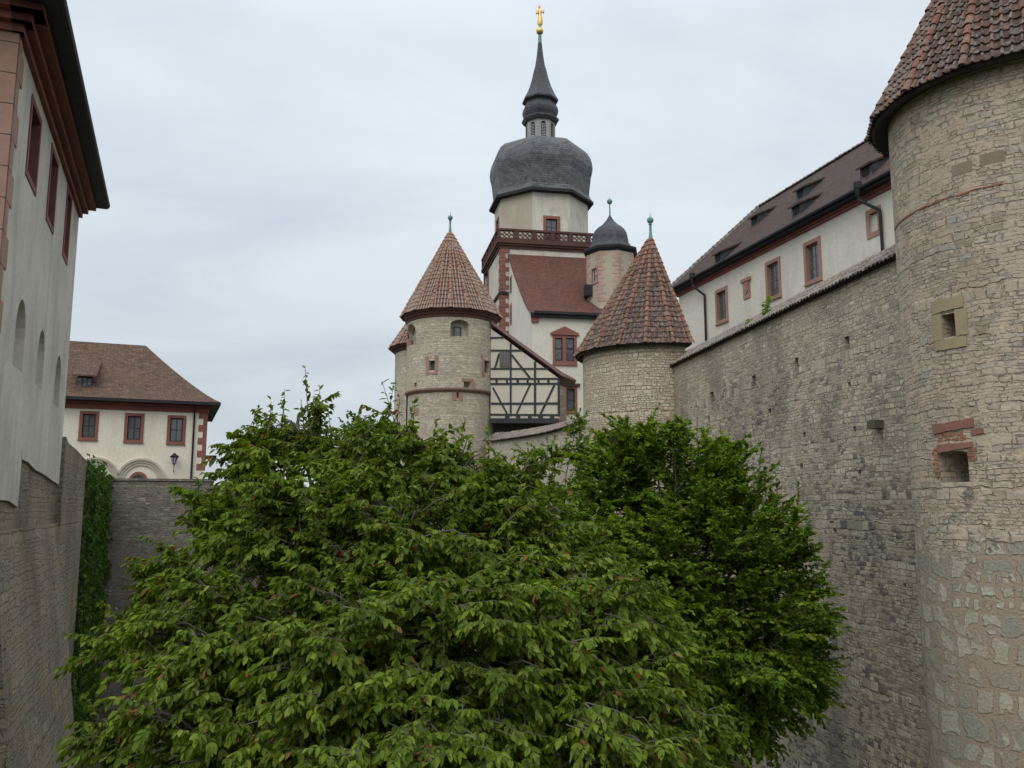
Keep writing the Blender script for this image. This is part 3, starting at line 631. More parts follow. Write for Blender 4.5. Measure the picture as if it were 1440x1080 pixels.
# ------------------------------------------------------------------ round tower left of centre, and the second one behind it
def left_tower():
    C = (-4.64, 64.0); r = 3.36; mp = cylmap(C, r); H = lambda x, y: hitc(x, y, C, r)
    t = thing('round_tower', 'round stone tower with pale ribbed tile cone and windows beside the timber framed bay', 'tower', (C[0], C[1], 0), 'round stone towers with conical tile roofs')
    eave = 24.25; cir = math.pi*r; zs = H(633, 547)[1]
    def rect(x0, x1, y0, y1):
        xm, ym = (x0+x1)/2, (y0+y1)/2; return (H(x0, ym)[0], H(x1, ym)[0], H(xm, y1)[1], H(xm, y0)[1])
    n1 = rect(572.5, 585, 455, 485); n2 = rect(633.5, 659.5, 449.5, 473); w3 = rect(603.5, 611.5, 507, 521); w4 = rect(681, 688.5, 507, 525); o5 = rect(652, 661.5, 536.5, 545); s6 = rect(642.5, 645.5, 550, 559); o7 = rect(582.5, 586, 538, 544)
    holes = [(*n1, .45, (n1[1]-n1[0])*.45, True), (*n2, .5, .34, True)] + [(*w, .5, 0, False) for w in (w3, w4)] + [(*o5, .5, 0, True), (*o7, .4, 0, True)]
    b = MB(); skin(b, mp, -cir, cir, zs, eave+.2, holes, .25, 2)
    m2 = cylmap(C, r-.12); k = (r-.12)/r
    skin(b, m2, -cir*k, cir*k, 0, zs, [(s6[0]*k, s6[1]*k, s6[2], s6[3], .4, 0, True)], .25, 4)
    b.build('wall', M['far_stone'], t)
    sc = MB(); sc.lathe(C, [(r-.13, zs-.22), (r+.02, zs-.1), (r+.09, zs-.02), (r+.09, zs+.08), (r-.02, zs+.14)], 48)
    sc.build('string_course', simple('string_course', (.26,.17,.13), (.17,.12,.10), .9, .01, 4), t)
    co = MB(); co.lathe(C, [(r-.03, eave-.62), (r+.06, eave-.58), (r+.08, eave-.42), (r+.16, eave-.36), (r+.2, eave-.22), (r+.32, eave-.16), (r+.36, eave-.03), (r+.2, eave-.01), (r-.1, eave-.01)], 48)
    co.build('cornice', M['dark_red_stone'], t)
    for w in (w3, w4):
        f = MB(); sw = .26
        f.box(mp, w[0]-sw, w[0]-.002, w[2]-.1, w[3]+.08, -.03, .1); f.box(mp, w[1]+.002, w[1]+sw, w[2]-.1, w[3]+.08, -.03, .1)
        f.box(mp, w[0]-sw*1.4, w[1]+sw, w[3]+.085, w[3]+.33, -.035, .1); f.box(mp, w[0]-sw*.9, w[1]+sw*.7, w[2]-.3, w[2]-.105, -.04, .1)
        fo = f.build('window', M['pale_red_stone'], t)
        p = MB(); p.poly([mp(w[0],w[2],.3), mp(w[1],w[2],.3), mp(w[1],w[3],.3), mp(w[0],w[3],.3)]); p.build('pane', M['glass'], t, fo)
        q = MB(); cm = (w[0]+w[1])/2; q.box(mp, cm-.02, cm+.02, w[2], w[3], .25, .28); q.build('frame', M['sash'], t, fo)
    iw = rect(640, 649, 459, 472); f = MB(); d = .46
    f.box(mp, iw[0]-.08, iw[0], iw[2], iw[3]+.05, d-.06, d+.06); f.box(mp, iw[1], iw[1]+.08, iw[2], iw[3]+.05, d-.06, d+.06); f.box(mp, iw[0], iw[1], iw[3], iw[3]+.05, d-.06, d+.06)
    fo = f.build('window', M['timber'], t); p = MB(); p.poly([mp(iw[0],iw[2],d-.02), mp(iw[1],iw[2],d-.02), mp(iw[1],iw[3],d-.02), mp(iw[0],iw[3],d-.02)]); p.build('pane', M['glass'], t, fo)
    m3 = cylmap(C, r-.12); x = H(583, 575); y = H(588, 575)
    for grp in ([(mp, n1[0]-.02, n1[0]+.28, n1[2]-.15, n1[2]+.65, -.02, .3)], [(mp, o5[0]-.12, o5[1]+.25, o5[3]+.01, o5[3]+.22, -.05, .1)], [(mp, o5[1]+.01, o5[1]+.4, o5[2]-.15, o5[3]-.02, -.04, .1)],
                [(m3, x[0], y[0], H(585,584)[1], H(585,573)[1], -.03, .1)],
                [(m3, s6[0]*k-.35, s6[0]*k-.003, s6[2]-.2, s6[3]+.35, -.03, .1), (m3, s6[1]*k+.003, s6[1]*k+.3, s6[2]-.2, s6[3]+.35, -.03, .1), (m3, s6[0]*k-.2, s6[1]*k+.2, s6[3]+.355, s6[3]+.6, -.03, .1)]):
        rb = MB()
        for q in grp: rb.box(*q)
        rb.build('slot_surround' if len(grp) > 1 else 'red_block', M['pale_red_stone'], t)
    A = P(633, 326, 64.0)
    barrel_roof(t, ringpts(C, 3.8, eave, 17, .05), A, ('tile_cover_a', 'tile_pan_a', 'tile_ridge_a'), .25, .42, rr=.12)
    finial(t, A[0], A[1], A[2]-.1, P(633, 298, 64)[2], .2)
left_tower()
def rear_tower():
    C = (-6.0, 68.6); r = 3.5
    t = thing('round_tower', 'rear round tower mostly hidden, left flank showing behind the pale ribbed roof tower', 'tower', (C[0], C[1], 0), 'round stone towers with conical tile roofs')
    eave = zof(492, 68.6); b = MB(); skin(b, cylmap(C, r), -math.pi*r, math.pi*r, 0, eave+.1, [(-5.0, -4.85, eave-1.9, eave-1.1, .3, 0, True)], .4, 4); b.build('wall', M['far_stone'], t)
    co = MB(); co.lathe(C, [(r-.03, eave-.5), (r+.1, eave-.42), (r+.16, eave-.26), (r+.34, eave-.18), (r+.4, eave-.02), (r-.1, eave)], 40); co.build('cornice', M['dark_red_stone'], t)
    barrel_roof(t, ringpts(C, r+.45, eave, 20, .1), (C[0], C[1], eave+6.0), ('tile_cover_a', 'tile_pan_a', 'tile_ridge_a'), .29, .36, rr=.12)
    downpipe(t, [(-7.85, 63.3, zof(452, 63.3)), (-7.85, 63.3, 12)], .05, False)
rear_tower()

# ------------------------------------------------------------------ timber framed bay
def timber_bay():
    Y = 62.5; O = (P(690, 560, Y)[0], Y); D = (1, 0); mp = planemap(O, D); H = lambda x, y: hitp(x, y, O, D)
    t = thing('timber_framed_bay', 'half timbered bay with dark beams and cream panels under a steep sloping red roof edge', 'timber house', (O[0], O[1], 0))
    b = MB(); out = [H(690,590), H(787,590), H(787,533), H(690,462)]
    b.prism(mp, out, 0, 4.0); b.build('wall', M['panel_plaster'], t)
    f = MB(); w = .15; pr = -.05
    def bar(x0, y0, x1, y1, ww=w, k=0):
        j = lambda p: (p[0]+random.uniform(-.025, .025), p[1]+random.uniform(-.025, .025))
        f.bar(mp, j(H(x0,y0)), j(H(x1,y1)), ww*random.uniform(.85, 1.15), pr-k, .05)
    for x, y0 in ((718.5, 483), (752, 508), (785.5, 534)): bar(x, y0, x, 585, .16, .012)
    for y, x0, x1 in ((475,690,709), (493,690,734), (518.3,690,771), (533,690,787), (539.5,690,787), (567.4,690,785), (583.5,690,787)): bar(x0, y, x1, y, .14)
    for q in ((719,499,745,532), (745,541,726,582), (780,541,760.5,582), (693,545,713,582), (702,497,696,518)): bar(*q, .14, -.006)
    for x in (698.5, 713, 728, 742, 757, 771): bar(x, 534, x, 539, .16, .006)
    for x in (713, 728.5, 745, 760, 776): bar(x, 584, x, 588, .3, .02)
    f.build('timber_frame', M['timber'], t)
    s = MB(); s.box(mp, H(690,590)[0], H(786,590)[0], H(740,595.5)[1], H(740,588.5)[1], -.22, .15); s.build('sill_beam', M['timber'], t)
    sh = MB(); a = H(702.5,516); c = H(716.5,495)
    k = 6
    for i in range(k): sh.box(mp, a[0]+(c[0]-a[0])*i/k, a[0]+(c[0]-a[0])*(i+.93)/k, a[1], c[1], -.09-.01*(i % 2), 0)
    sh.build('shutter', M['grey_wood'], t)
    r = MB(); p0 = H(690, 455.5); p1 = H(790, 528); p2 = H(810, 536.5)
    th = .24
    r.prism(mp, [(p0[0],p0[1]), (p1[0],p1[1]-.05), (p2[0],p2[1]), (p2[0],p2[1]+.12), (p1[0],p1[1]+th), (p0[0],p0[1]+th)], -.16, 4.6); r.build('roof', M['maroon'], t)
    u = MB(); q0 = H(690, 612); q1 = H(781, 592); u.prism(planemap((O[0], O[1]+1.1), D), [(q0[0]-1,6), (q1[0],6), (q1[0],q1[1]), (q0[0]-1,q1[1])], 0, 2); u.build('undercroft_wall', M['rubble_dark'], t)
timber_bay()

# ------------------------------------------------------------------ gabled building with the lean-to red roof
TU = (.984, .177); TN = (-.177, .984)      # front direction and depth direction of the church tower group
def gabled_building():
    Yf = 80.0; E = P(748, 440, Yf); O = (E[0], E[1]); mp = planemap(O, TU); H = lambda x, y: hitp(x, y, O, TU)
    ez = E[2]; Lf = 9.0; dep = 12.7
    t = thing('gabled_building', 'white plastered building with steep dark red roof and pedimented double window', 'house', (O[0], O[1], 0))
    def rect(x0, x1, y0, y1):
        xm, ym = (x0+x1)/2, (y0+y1)/2; return (H(x0, ym)[0], H(x1, ym)[0], H(xm, y1)[1], H(xm, y0)[1])
    wa, wb, wc = rect(780.5, 791, 475.5, 508), rect(796, 807.5, 475.5, 508), rect(797.5, 808.5, 546.5, 578)
    hs = [hole_for(*wa, .1, .2), hole_for(*wb, .1, .2), hole_for(*wc, .2, .2)]
    b = MB(); skin(b, mp, 0, Lf, 0, ez, hs, 3, 4)
    GO = (O[0]+TN[0]*dep, O[1]+TN[1]*dep); GD = (-TN[0], -TN[1]); gm_ = planemap(GO, GD)   # gable: u from back to front
    rz = zof(358, GO[1])
    prof = [(dep, ez), (dep*.86, ez+(rz-ez)*.10), (dep*.6, ez+(rz-ez)*.345), (dep*.3, ez+(rz-ez)*.66), (0, rz)]
    b.poly([gm_(0,0), gm_(dep,0)]+[gm_(u, z) for u, z in prof], [(0,0),(dep,0)]+prof)
    b.build('wall', M['tower_plaster'] if False else M['white_plaster'], t)
    r = MB(); rp = [(dep+.45, ez-.12)]+prof[1:]
    L0 = 0
    for (u0, z0), (u1, z1) in zip(rp, rp[1:]):
        l = math.hypot(u0-u1, z0-z1); o = .06
        a = Vector(gm_(u0, z0+o, -.18)); c = Vector(gm_(u1, z1+o, -.18)); fx = Vector((TU[0], TU[1], 0))*(Lf+.3)
        r.poly([a, a+fx, c+fx, c], [(0,L0),(Lf,L0),(Lf,L0+l),(0,L0+l)]); dn = Vector((0,0,-.16))
        r.poly([a+dn, a, c, c+dn]); r.poly([a+dn, c+dn, c+fx+dn, a+fx+dn]); L0 += l
    r.build('roof', M['roof_red'], t)
    gt = MB(); gt.box(mp, -.15, Lf, ez-.42, ez-.06, -.42, -.02); gt.build('eave_board', M['lead'], t)
    gt2 = MB(); gt2.box(mp, .15, Lf+.1, ez-.14, ez+.12, -.62, -.425); gt2.build('gutter', M['lead'], t)
    cb = MB(); cb.box(mp, -.08, .62, ez-.9, ez-.43, -.2, .1); cb.build('corbel', M['red_stone'], t)
    # double window with pediment
    f = MB(); x0, x1 = wa[0]-.22, wb[1]+.24; zb, ztp = wa[2]-.2, wa[3]+.3
    f.box(mp, x0, wa[0], zb, ztp, -.09, .2); f.box(mp, wa[1], wb[0], zb, ztp, -.085, .2); f.box(mp, wb[1], x1, zb, ztp, -.09, .2)
    f.box(mp, wa[0], wa[1], wa[3], ztp, -.08, .2); f.box(mp, wb[0], wb[1], wb[3], ztp, -.08, .2)
    f.box(mp, x0-.03, x1+.03, zb-.2, zb-.002, -.14, .05); f.box(mp, wa[0], wa[1], zb, wa[2], -.08, .2); f.box(mp, wb[0], wb[1], zb, wb[2], -.08, .2)
    f.box(mp, x0-.22, x1+.22, ztp+.002, ztp+.2, -.2, .05); xm = (x0+x1)/2
    f.prism(mp, [(x0-.22, ztp+.202), (x1+.22, ztp+.202), (xm, ztp+.86)], -.14, .05); wo = f.build('window', M['red_stone'], t)
    for w in (wa, wb):
        s = MB(); s.box(mp, w[0]+.001, w[0]+.08, w[2], w[3], .1, .16); s.box(mp, w[1]-.08, w[1]-.001, w[2], w[3], .1, .16); s.box(mp, w[0]+.08, w[1]-.08, w[2], w[2]+.08, .1, .16); s.box(mp, w[0]+.08, w[1]-.08, w[3]-.08, w[3], .1, .16)
        zc = w[2]+(w[3]-w[2])*.55; s.box(mp, w[0]+.08, w[1]-.08, zc-.05, zc+.05, .1, .16); s.build('frame', M['sash'], t, wo)
        p = MB(); p.poly([mp(w[0],w[2],.14), mp(w[1],w[2],.14), mp(w[1],w[3],.14), mp(w[0],w[3],.14)]); p.build('pane', M['glass'], t, wo)
    window(t, mp, *wc, .22, .22, .06, 1, 2, 'red_stone', bar=.09)
    hd = MB(); hd.box(mp, wc[0]-.5, wc[1]+.5, wc[3]+.24, wc[3]+.48, -.2, .05); hd.build('window_cornice', M['dark_red_stone'], t)
    bp = MB(); q0 = H(786, 590); q1 = H(797, 536); bp.box(mp, q0[0], wc[0]-.225, 6, q1[1], -.5, .1); bp.build('brick_pier', masonry('pier', [(.25,.2,.16),(.32,.25,.2),(.28,.2,.15)], (.3,.26,.2), .3,.12,.012), t)
    for ya, yb in ((388, 411), (427, 456)):
        a = hitp(719, (ya+yb)/2, GO, GD); z0 = hitp(719, yb, GO, GD)[1]; z1 = hitp(719, ya, GO, GD)[1]
        s = MB(); s.box(gm_, a[0]-.75, a[0]+.45, z0, z1, -.06, .1); so_ = s.build('window', M['pale_red_stone'], t)
        s = MB(); s.box(gm_, a[0]-.5, a[0]+.3, z0+.2, z1-.2, -.065, .05); s.build('pane', M['glass'], t, so_)
    dm = MB(); p = P(826, 404, 82.6); dm.wbox((p[0]-.12, p[1]+1.5, p[2]-.45), (p[0]+.6, p[1]+3, p[2]+.7)); do = dm.build('dormer', M['lead'], t)
    downpipe(t, [mp(Lf-1.5, ez-.2, -.5), mp(Lf-1.2, ez-1, -.1), mp(Lf-1.2, 8, -.1)], .07, False)
gabled_building()

# ------------------------------------------------------------------ church tower
def church_tower():
    C = (3.48, 99.4); Y = 99.4; px2m = Y/FPX
    t = thing('church_tower', 'tall white tower with octagonal belfry, red balustrade, bulging slate onion dome and lantern spire', 'tower', (C[0], C[1], 0))
    def z(y): return zof(y, Y)
    def zq(y, rp, w): return zof(y, Y-w*rp*px2m)   # the near rim of a ring is what is seen from below
    def sq(a): return [(C[0]+TU[0]*i*a+TN[0]*j*a, C[1]+TU[1]*i*a+TN[1]*j*a) for i, j in ((-1,-1),(1,-1),(1,1),(-1,1))]
    a = 5.9; zb = zof(345, 92.3); zs = zof(412, 92.5); cor = sq(a)
    b = MB(); faces = []
    for i in range(4):
        p, q = cor[i], cor[(i+1) % 4]; D = unit(q[0]-p[0], q[1]-p[1]); mp = planemap(p, D); faces.append((p, D, mp)); hs = []
        if i == 3:
            u0 = hitp(681, 396, p, D)[0]; u1 = hitp(687.5, 396, p, D)[0]; lw = (u0+.3, u1-.3, hitp(684, 415, p, D)[1], hitp(684, 382, p, D)[1]); hs = [hole_for(*lw, .25, .2)]
        skin(b, mp, 0, 2*a, 0, zb+.2, hs, 4, 5)
    b.build('wall', M['tower_plaster'], t)
    w = window(t, faces[3][2], *lw, .3, .22, .1, 2, 2, 'red_stone', bar=.08)
    pd = MB(); pd.box(faces[3][2], lw[0]-.6, lw[1]+.6, lw[3]+.35, lw[3]+.6, -.35, .05); pd.prism(faces[3][2], [(lw[0]-.5, lw[3]+.602), (lw[1]+.5, lw[3]+.602), ((lw[0]+lw[1])/2, lw[3]+1.5)], -.25, .05); pd.build('pediment', M['red_stone'], t, w)
    # quoins on the front left corner
    q = MB(); zz = 10; k = 0; m0, m3 = faces[0][2], faces[3][2]; L3 = 2*a
    while zz < zb-.4:
        h = .52
        for mp, s in ((m0, 1), (m3, -1)):
            l = .55 if k % 2 else 1.0
            u0, u1 = (-.03, l) if s > 0 else (L3-l, L3+.028)
            q.box(mp, u0 if s < 0 else -.068, u1 if s > 0 else L3+.066, zz+.035, zz+h-.035, -.07-.004*(s > 0), .1)
        zz += h; k += 1
    q.build('quoins', M['red_stone'], t)
    def ringbox(mb, a0, a1, z0, z1):   # square ring between half widths
        o, i = sq(a1), sq(a0)
        for k in range(4):
            k2 = (k+1) % 4
            mb.poly([(*o[k],z0),(*o[k2],z0),(*o[k2],z1),(*o[k],z1)]); mb.poly([(*i[k],z1),(*i[k2],z1),(*o[k2],z1),(*o[k],z1)][::-1]); mb.poly([(*i[k],z0),(*i[k2],z0),(*o[k2],z0),(*o[k],z0)])
            mb.poly([(*i[k],z0),(*i[k2],z0),(*i[k2],z1),(*i[k],z1)])
    s = MB(); ringbox(s, a-.05, a+.18, zs-.16, zs+.16); s.build('string_course', M['lead'], t)
    zt = zof(320, 92.0); c = MB(); H_ = zt-zb
    ringbox(c, a-.05, a+.14, zb-.25, zb+.06); ringbox(c, a-.05, a+.3, zb+.062, zb+.3); ringbox(c, a-.05, a+.45, zb+.302, zb+.62); c.build('cornice', M['dark_red_stone'], t)
    fl = MB(); fl.poly([(*p, zb+.5) for p in sq(a+.2)]); fl.build('gallery_floor', M['lead'], t)
    # pierced balustrade, one part per side
    o = sq(a+.38)
    for i in range(4):
        p, qn = o[i], o[(i+1) % 4]; D = unit(qn[0]-p[0], qn[1]-p[1]); mp = planemap(p, D); L = 2*(a+.38); b = MB()
        b.box(mp, 0, L, zb+.625, zb+.85, 0, .26); b.box(mp, -.06, L+.06, zt-.22, zt, -.06, .32)
        n = 6; zl, zh = zb+.85, zt-.22
        for k in range(n+1):
            u = L*k/n; b.box(mp, max(0, u-.24), min(L, u+.24), zl+.002, zh-.002, -.03, .29)
        for k in range(n):
            ua, ub = L*k/n+.24, L*(k+1)/n-.24; cw = (ub-ua)/3; ch = (zh-zl)/2
            for cx in range(3):
                for cy in range(2):
                    x, y = ua+cw*(cx+.5), zl+ch*(cy+.5); N = 10
                    for s_ in range(N):
                        a0, a1 = 2*math.pi*s_/N, 2*math.pi*(s_+1)/N
                        ro, ri = (.52*cw, .52*ch), (.36*cw, .34*ch)
                        P4 = [(x+ri[0]*math.cos(a0), y+ri[1]*math.sin(a0)), (x+ro[0]*math.cos(a0), y+ro[1]*math.sin(a0)), (x+ro[0]*math.cos(a1), y+ro[1]*math.sin(a1)), (x+ri[0]*math.cos(a1), y+ri[1]*math.sin(a1))]
                        b.prism(mp, P4, .06+.01*((cx+cy) % 2), .2)
        b.build('balustrade', M['dark_red_stone'], t)
    # octagon
    Ro = 5.72; rot = R(-11.5); op = [(C[0]+Ro*math.sin(rot+k*math.pi/4), C[1]-Ro*math.cos(rot+k*math.pi/4)) for k in range(8)]
    zs_ = zof(268, 93.5); b = MB(); ow = []
    for k in range(8):
        p, qn = op[k], op[(k+1) % 8]; D = unit(qn[0]-p[0], qn[1]-p[1]); mp = planemap(p, D); L = math.hypot(p[0]-qn[0], p[1]-qn[1]); hs = []
        if k in (0, 6):
            x0, x1 = (768, 783.5) if k == 0 else (695.5, 699)
            u0, u1 = hitp(x0, 310, p, D)[0], hitp(x1, 310, p, D)[0]
            if k == 6: u0, u1 = L/2-.6, L/2+.6
            zc = zof(309, 94.5) if k == 0 else zof(309, 98); wi = (u0, u1, zb+.9, zc); ow.append((mp, wi)); hs = [hole_for(*wi, .3, .25)]
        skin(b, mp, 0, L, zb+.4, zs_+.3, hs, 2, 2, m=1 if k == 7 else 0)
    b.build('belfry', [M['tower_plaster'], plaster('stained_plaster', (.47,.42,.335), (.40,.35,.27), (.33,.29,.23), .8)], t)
    for mp, wi in ow: window(t, mp, *wi, .34, .25, .08, 2, 3, 'red_stone', bar=.09, sash='timber')
    # dome
    HW = lambda px: px*px2m*1.04
    ey = zs_
    d = MB(); d.lathe(C, [(5.6, ey+.02), (HW(70), ey-.05), (HW(74.5), ey+.02), (HW(74.5), ey+.32), (HW(73), ey+.45)], 8, rot); d.build('dome_eave', M['lead'], t)
    pts = [(73, ey+.45), (70, ey+.8), (68.5, ey+1.15), (69, ey+1.7), (71, z(257)), (73, z(250)), (74, z(243)), (73, z(235)), (71, zq(227.5, 70, .03)), (67, zq(219.5, 66, .08)), (61, zq(212, 60, .17)), (52.5, zq(205.5, 52, .32)), (42, zq(201, 41, .55)), (31.5, zq(198, 31, .74)), (23, zq(197, 23, .9))]
    d = MB(); d.lathe(C, [(HW(a_), b_) for a_, b_ in pts], 8, rot); d.build('dome', M['slate'], t)
    lz0 = zq(197, 23, .9); lz1 = zq(165, 27, .85); rl = HW(21.5)
    l = MB(); l.lathe(C, [(HW(24), lz0-.1), (HW(23), lz0+.25), (rl, lz0+.3), (rl, lz1+.2)], 8, rot); lo = l.build('lantern', M['lantern_wood'], t)
    for k in range(8):
        a0 = rot+(k+.5)*math.pi/4; ap = rl*math.cos(math.pi/8); p = (C[0]+ap*math.sin(a0), C[1]-ap*math.cos(a0)); D = (math.cos(a0), math.sin(a0)); mp = planemap(p, D)
        lv = MB(); zl, zh = lz0+.45, lz1-.35; hw = .3; lv.prism(mp, [(-hw, zl), (hw, zl), (hw, zh-.3), (hw*.5, zh), (-hw*.5, zh), (-hw, zh-.3)], -.02, .02, 0)
        n = 9
        for s_ in range(n):
            zc = zl+(zh-zl-.25)*(s_+.5)/n; g2 = lambda u, v, d_: mp(u, v+ (d_+.02)*.8, d_); lv.box(g2, -hw*.85, hw*.85, zc-.035, zc+.035, -.09, -.021, 1)
        lv.build('louvre', [M['dark'], M['lantern_wood']], t, lo)
    sp = MB(); Z = z
    sp.lathe(C, [(rl-.1, lz1-.02), (HW(24), lz1-.05), (HW(27), lz1+.3), (HW(27), lz1+.5), (HW(23), lz1+.62), (HW(24), lz1+.85)], 8, rot)
    z0, z1_ = lz1+.85, zq(134, 26, .85); hh = z1_-z0
    sp.lathe(C, [(HW(24), z0), (HW(25.5), z0+hh*.15), (HW(26.2), z0+hh*.35), (HW(25.2), z0+hh*.55), (HW(22.5), z0+hh*.78), (HW(21.5), z0+hh*.88), (HW(26), z1_-.05), (HW(26.3), z1_+.12)], 8, rot)
    sp.lathe(C, [(HW(26.3), z1_+.12), (HW(21.5), zq(127, 22, .75)), (HW(16), zq(118, 17, .6)), (HW(12.2), zq(109, 13, .4)), (HW(9.2), Z(99)), (HW(7), Z(92)), (HW(5.2), Z(81)), (HW(3.8), Z(70)), (HW(2.9), Z(61))], 8, rot)
    sp.build('spire', M['slate_dark'], t)
    pt = MB(); pt.lathe(C, [(HW(2.9), Z(61)), (HW(2.1), Z(49))], 12); pt.build('spire_tip', M['copper'], t)
    bl = MB(); zc = Z(44); rb = .46; bl.lathe(C, [(max(.01, rb*math.sin(R(x))), zc-rb*math.cos(R(x))) for x in range(0, 181, 12)], 20); bl.build('ball', M['gold'], t, smooth=True)
    return (C[0], C[1], zc+rb-.02, Z(6))
sx_, sy_, sz0, sz1 = church_tower()
def statue():
    t = thing('statue', 'gilded robed figure with raised sceptre standing on the golden ball of the church spire', 'statue', (sx_, sy_, sz0))
    H = sz1-sz0; C = (sx_, sy_)
    b = MB()
    rows = []
    prof = [(.13,.14,0), (.2,.2,.03), (.16,.16,.08), (.24,.2,.1), (.33,.25,.14), (.36,.27,.22), (.35,.26,.34), (.31,.23,.46), (.25,.2,.55), (.30,.21,.63), (.35,.2,.70), (.33,.18,.745), (.16,.13,.775), (.09,.09,.79), (.09,.09,.81), (.14,.14,.84), (.155,.15,.875), (.14,.14,.91), (.16,.16,.925), (.11,.11,.95), (.05,.05,.965)]
    for rx, ry, h in prof:
        rx, ry = rx*.85, ry*.85
        sway = .05*math.sin(h*5)
        rows.append([(C[0]+sway+rx*(1+.10*math.sin(4*a+h*9))*math.cos(a), C[1]+ry*math.sin(a), sz0+h*H) for a in [2*math.pi*i/16 for i in range(16)]])
    b.grid(rows, 0, True); b.build('figure', M['gold'], t, smooth=True)
    k = MB(); X = lambda x, y, h: (C[0]+x, C[1]+y, sz0+h*H)
    k.tube([X(.28,-.02,.7), X(.45,-.1,.6), X(.52,-.2,.70)], [.1,.08,.06], 8); k.tube([X(.52,-.2,.58), X(.56,-.2,.86)], .025, 6); k.build('sceptre_arm', M['gold'], t, smooth=True)
    k = MB(); k.tube([X(-.28,-.02,.7), X(-.42,-.12,.58), X(-.2,-.28,.60)], [.1,.085,.06], 8)
    k.tube([X(-.22,-.2,.58), X(-.24,-.22,.68), X(-.22,-.22,.76)], [.12,.11,.08], 8); k.build('child_arm', M['gold'], t, smooth=True)
    k = MB(); k.tube([X(-.5,0,.82), X(-.42,0,.98)], .02, 5); k.tube([X(-.5,0,.82), X(-.36,-.06,.64)], .02, 5); k.build('ray_staff', M['gold'], t)
statue()

# ------------------------------------------------------------------ stair turret
def stair_turret():
    Y = 85.5; C = (P(858.5, 355, Y)[0], Y); k = Y/FPX; rot = R(-11.5+22.5)
    t = thing('stair_turret', 'octagonal stair turret with small slate bell dome and pale quoins right of the church tower', 'turret', (C[0], C[1], 0))
    ez = zof(357, Y); r = 36*k; b = MB(); op = [(C[0]+r*math.sin(rot+i*math.pi/4), C[1]-r*math.cos(rot+i*math.pi/4)) for i in range(8)]; F = []
    q = MB()
    for i in range(8):
        p, n = op[i], op[(i+1) % 8]; D = unit(n[0]-p[0], n[1]-p[1]); mp = planemap(p, D); L = math.hypot(p[0]-n[0], p[1]-n[1]); hs = []
        if i == 7:
            pass
        F.append((p, D, mp, L))
    best = None
    for i, (p, D, mp, L) in enumerate(F):
        nrm = (D[1], -D[0])
        if nrm[1] < 0:
            u = hitp(836.5, 387, p, D)[0]
            if .2 < u < L-.2: best = i
    for i, (p, D, mp, L) in enumerate(F):
        hs = []
        if i == best:
            u = hitp(836.5, 387, p, D)[0]; wi = (u-.42, u+.42, hitp(836, 397, p, D)[1], hitp(836, 378, p, D)[1]); hs = [hole_for(*wi, .16, .2)]
        skin(b, mp, 0, L, 8, ez+.1, hs, 2, 3)
        zz = ez-5.6; kk = 0
        while zz < ez-.5:
            l = .34 if kk % 2 else .62
            q.box(mp, -.02, l, zz+.03, zz+.37, -.028, .05); q.box(mp, L-(.96-l), L+.02, zz+.03, zz+.37, -.022, .05); zz += .4; kk += 1
    b.build('wall', M['turret_plaster'], t)
    if best is not None: window(t, F[best][2], *wi, .16, .2, .04, 2, 1, 'pale_red_stone', sash='win_white', bar=.06)
    q.build('quoins', simple('turret_quoin', (.46,.33,.28), (.36,.23,.18), .9, .006, 3), t)
    e_ = MB(); e_.lathe(C, [(r-.05, ez-.35), (r+.12, ez-.28), (40.5*k, ez-.05), (41*k, ez+.2), (39*k, ez+.3)], 8, rot); e_.build('cornice', M['lead'], t)
    d = MB(); z = lambda y: zof(y, Y)
    d.lathe(C, [(39*k, ez+.3), (33*k, z(351)), (29.5*k, z(346)), (28*k, z(341)), (27.5*k, z(336)), (26*k, z(331)), (23*k, z(326)), (18.5*k, z(321.5)), (12*k, z(317)), (7*k, z(312)), (3.5*k, z(307)), (1.2*k, z(303))], 8, rot)
    d.build('dome', M['slate_dark'], t)
    f = MB(); zb = z(283.5); f.lathe(C, [(.09, z(305)), (.07, zb-.3)]+[(max(.02, .29*math.sin(R(a))), zb-.29*math.cos(R(a))) for a in range(10, 175, 15)]+[(.04, zb+.3), (.01, z(276))], 14); f.build('finial', M['copper'], t, smooth=True)
stair_turret()

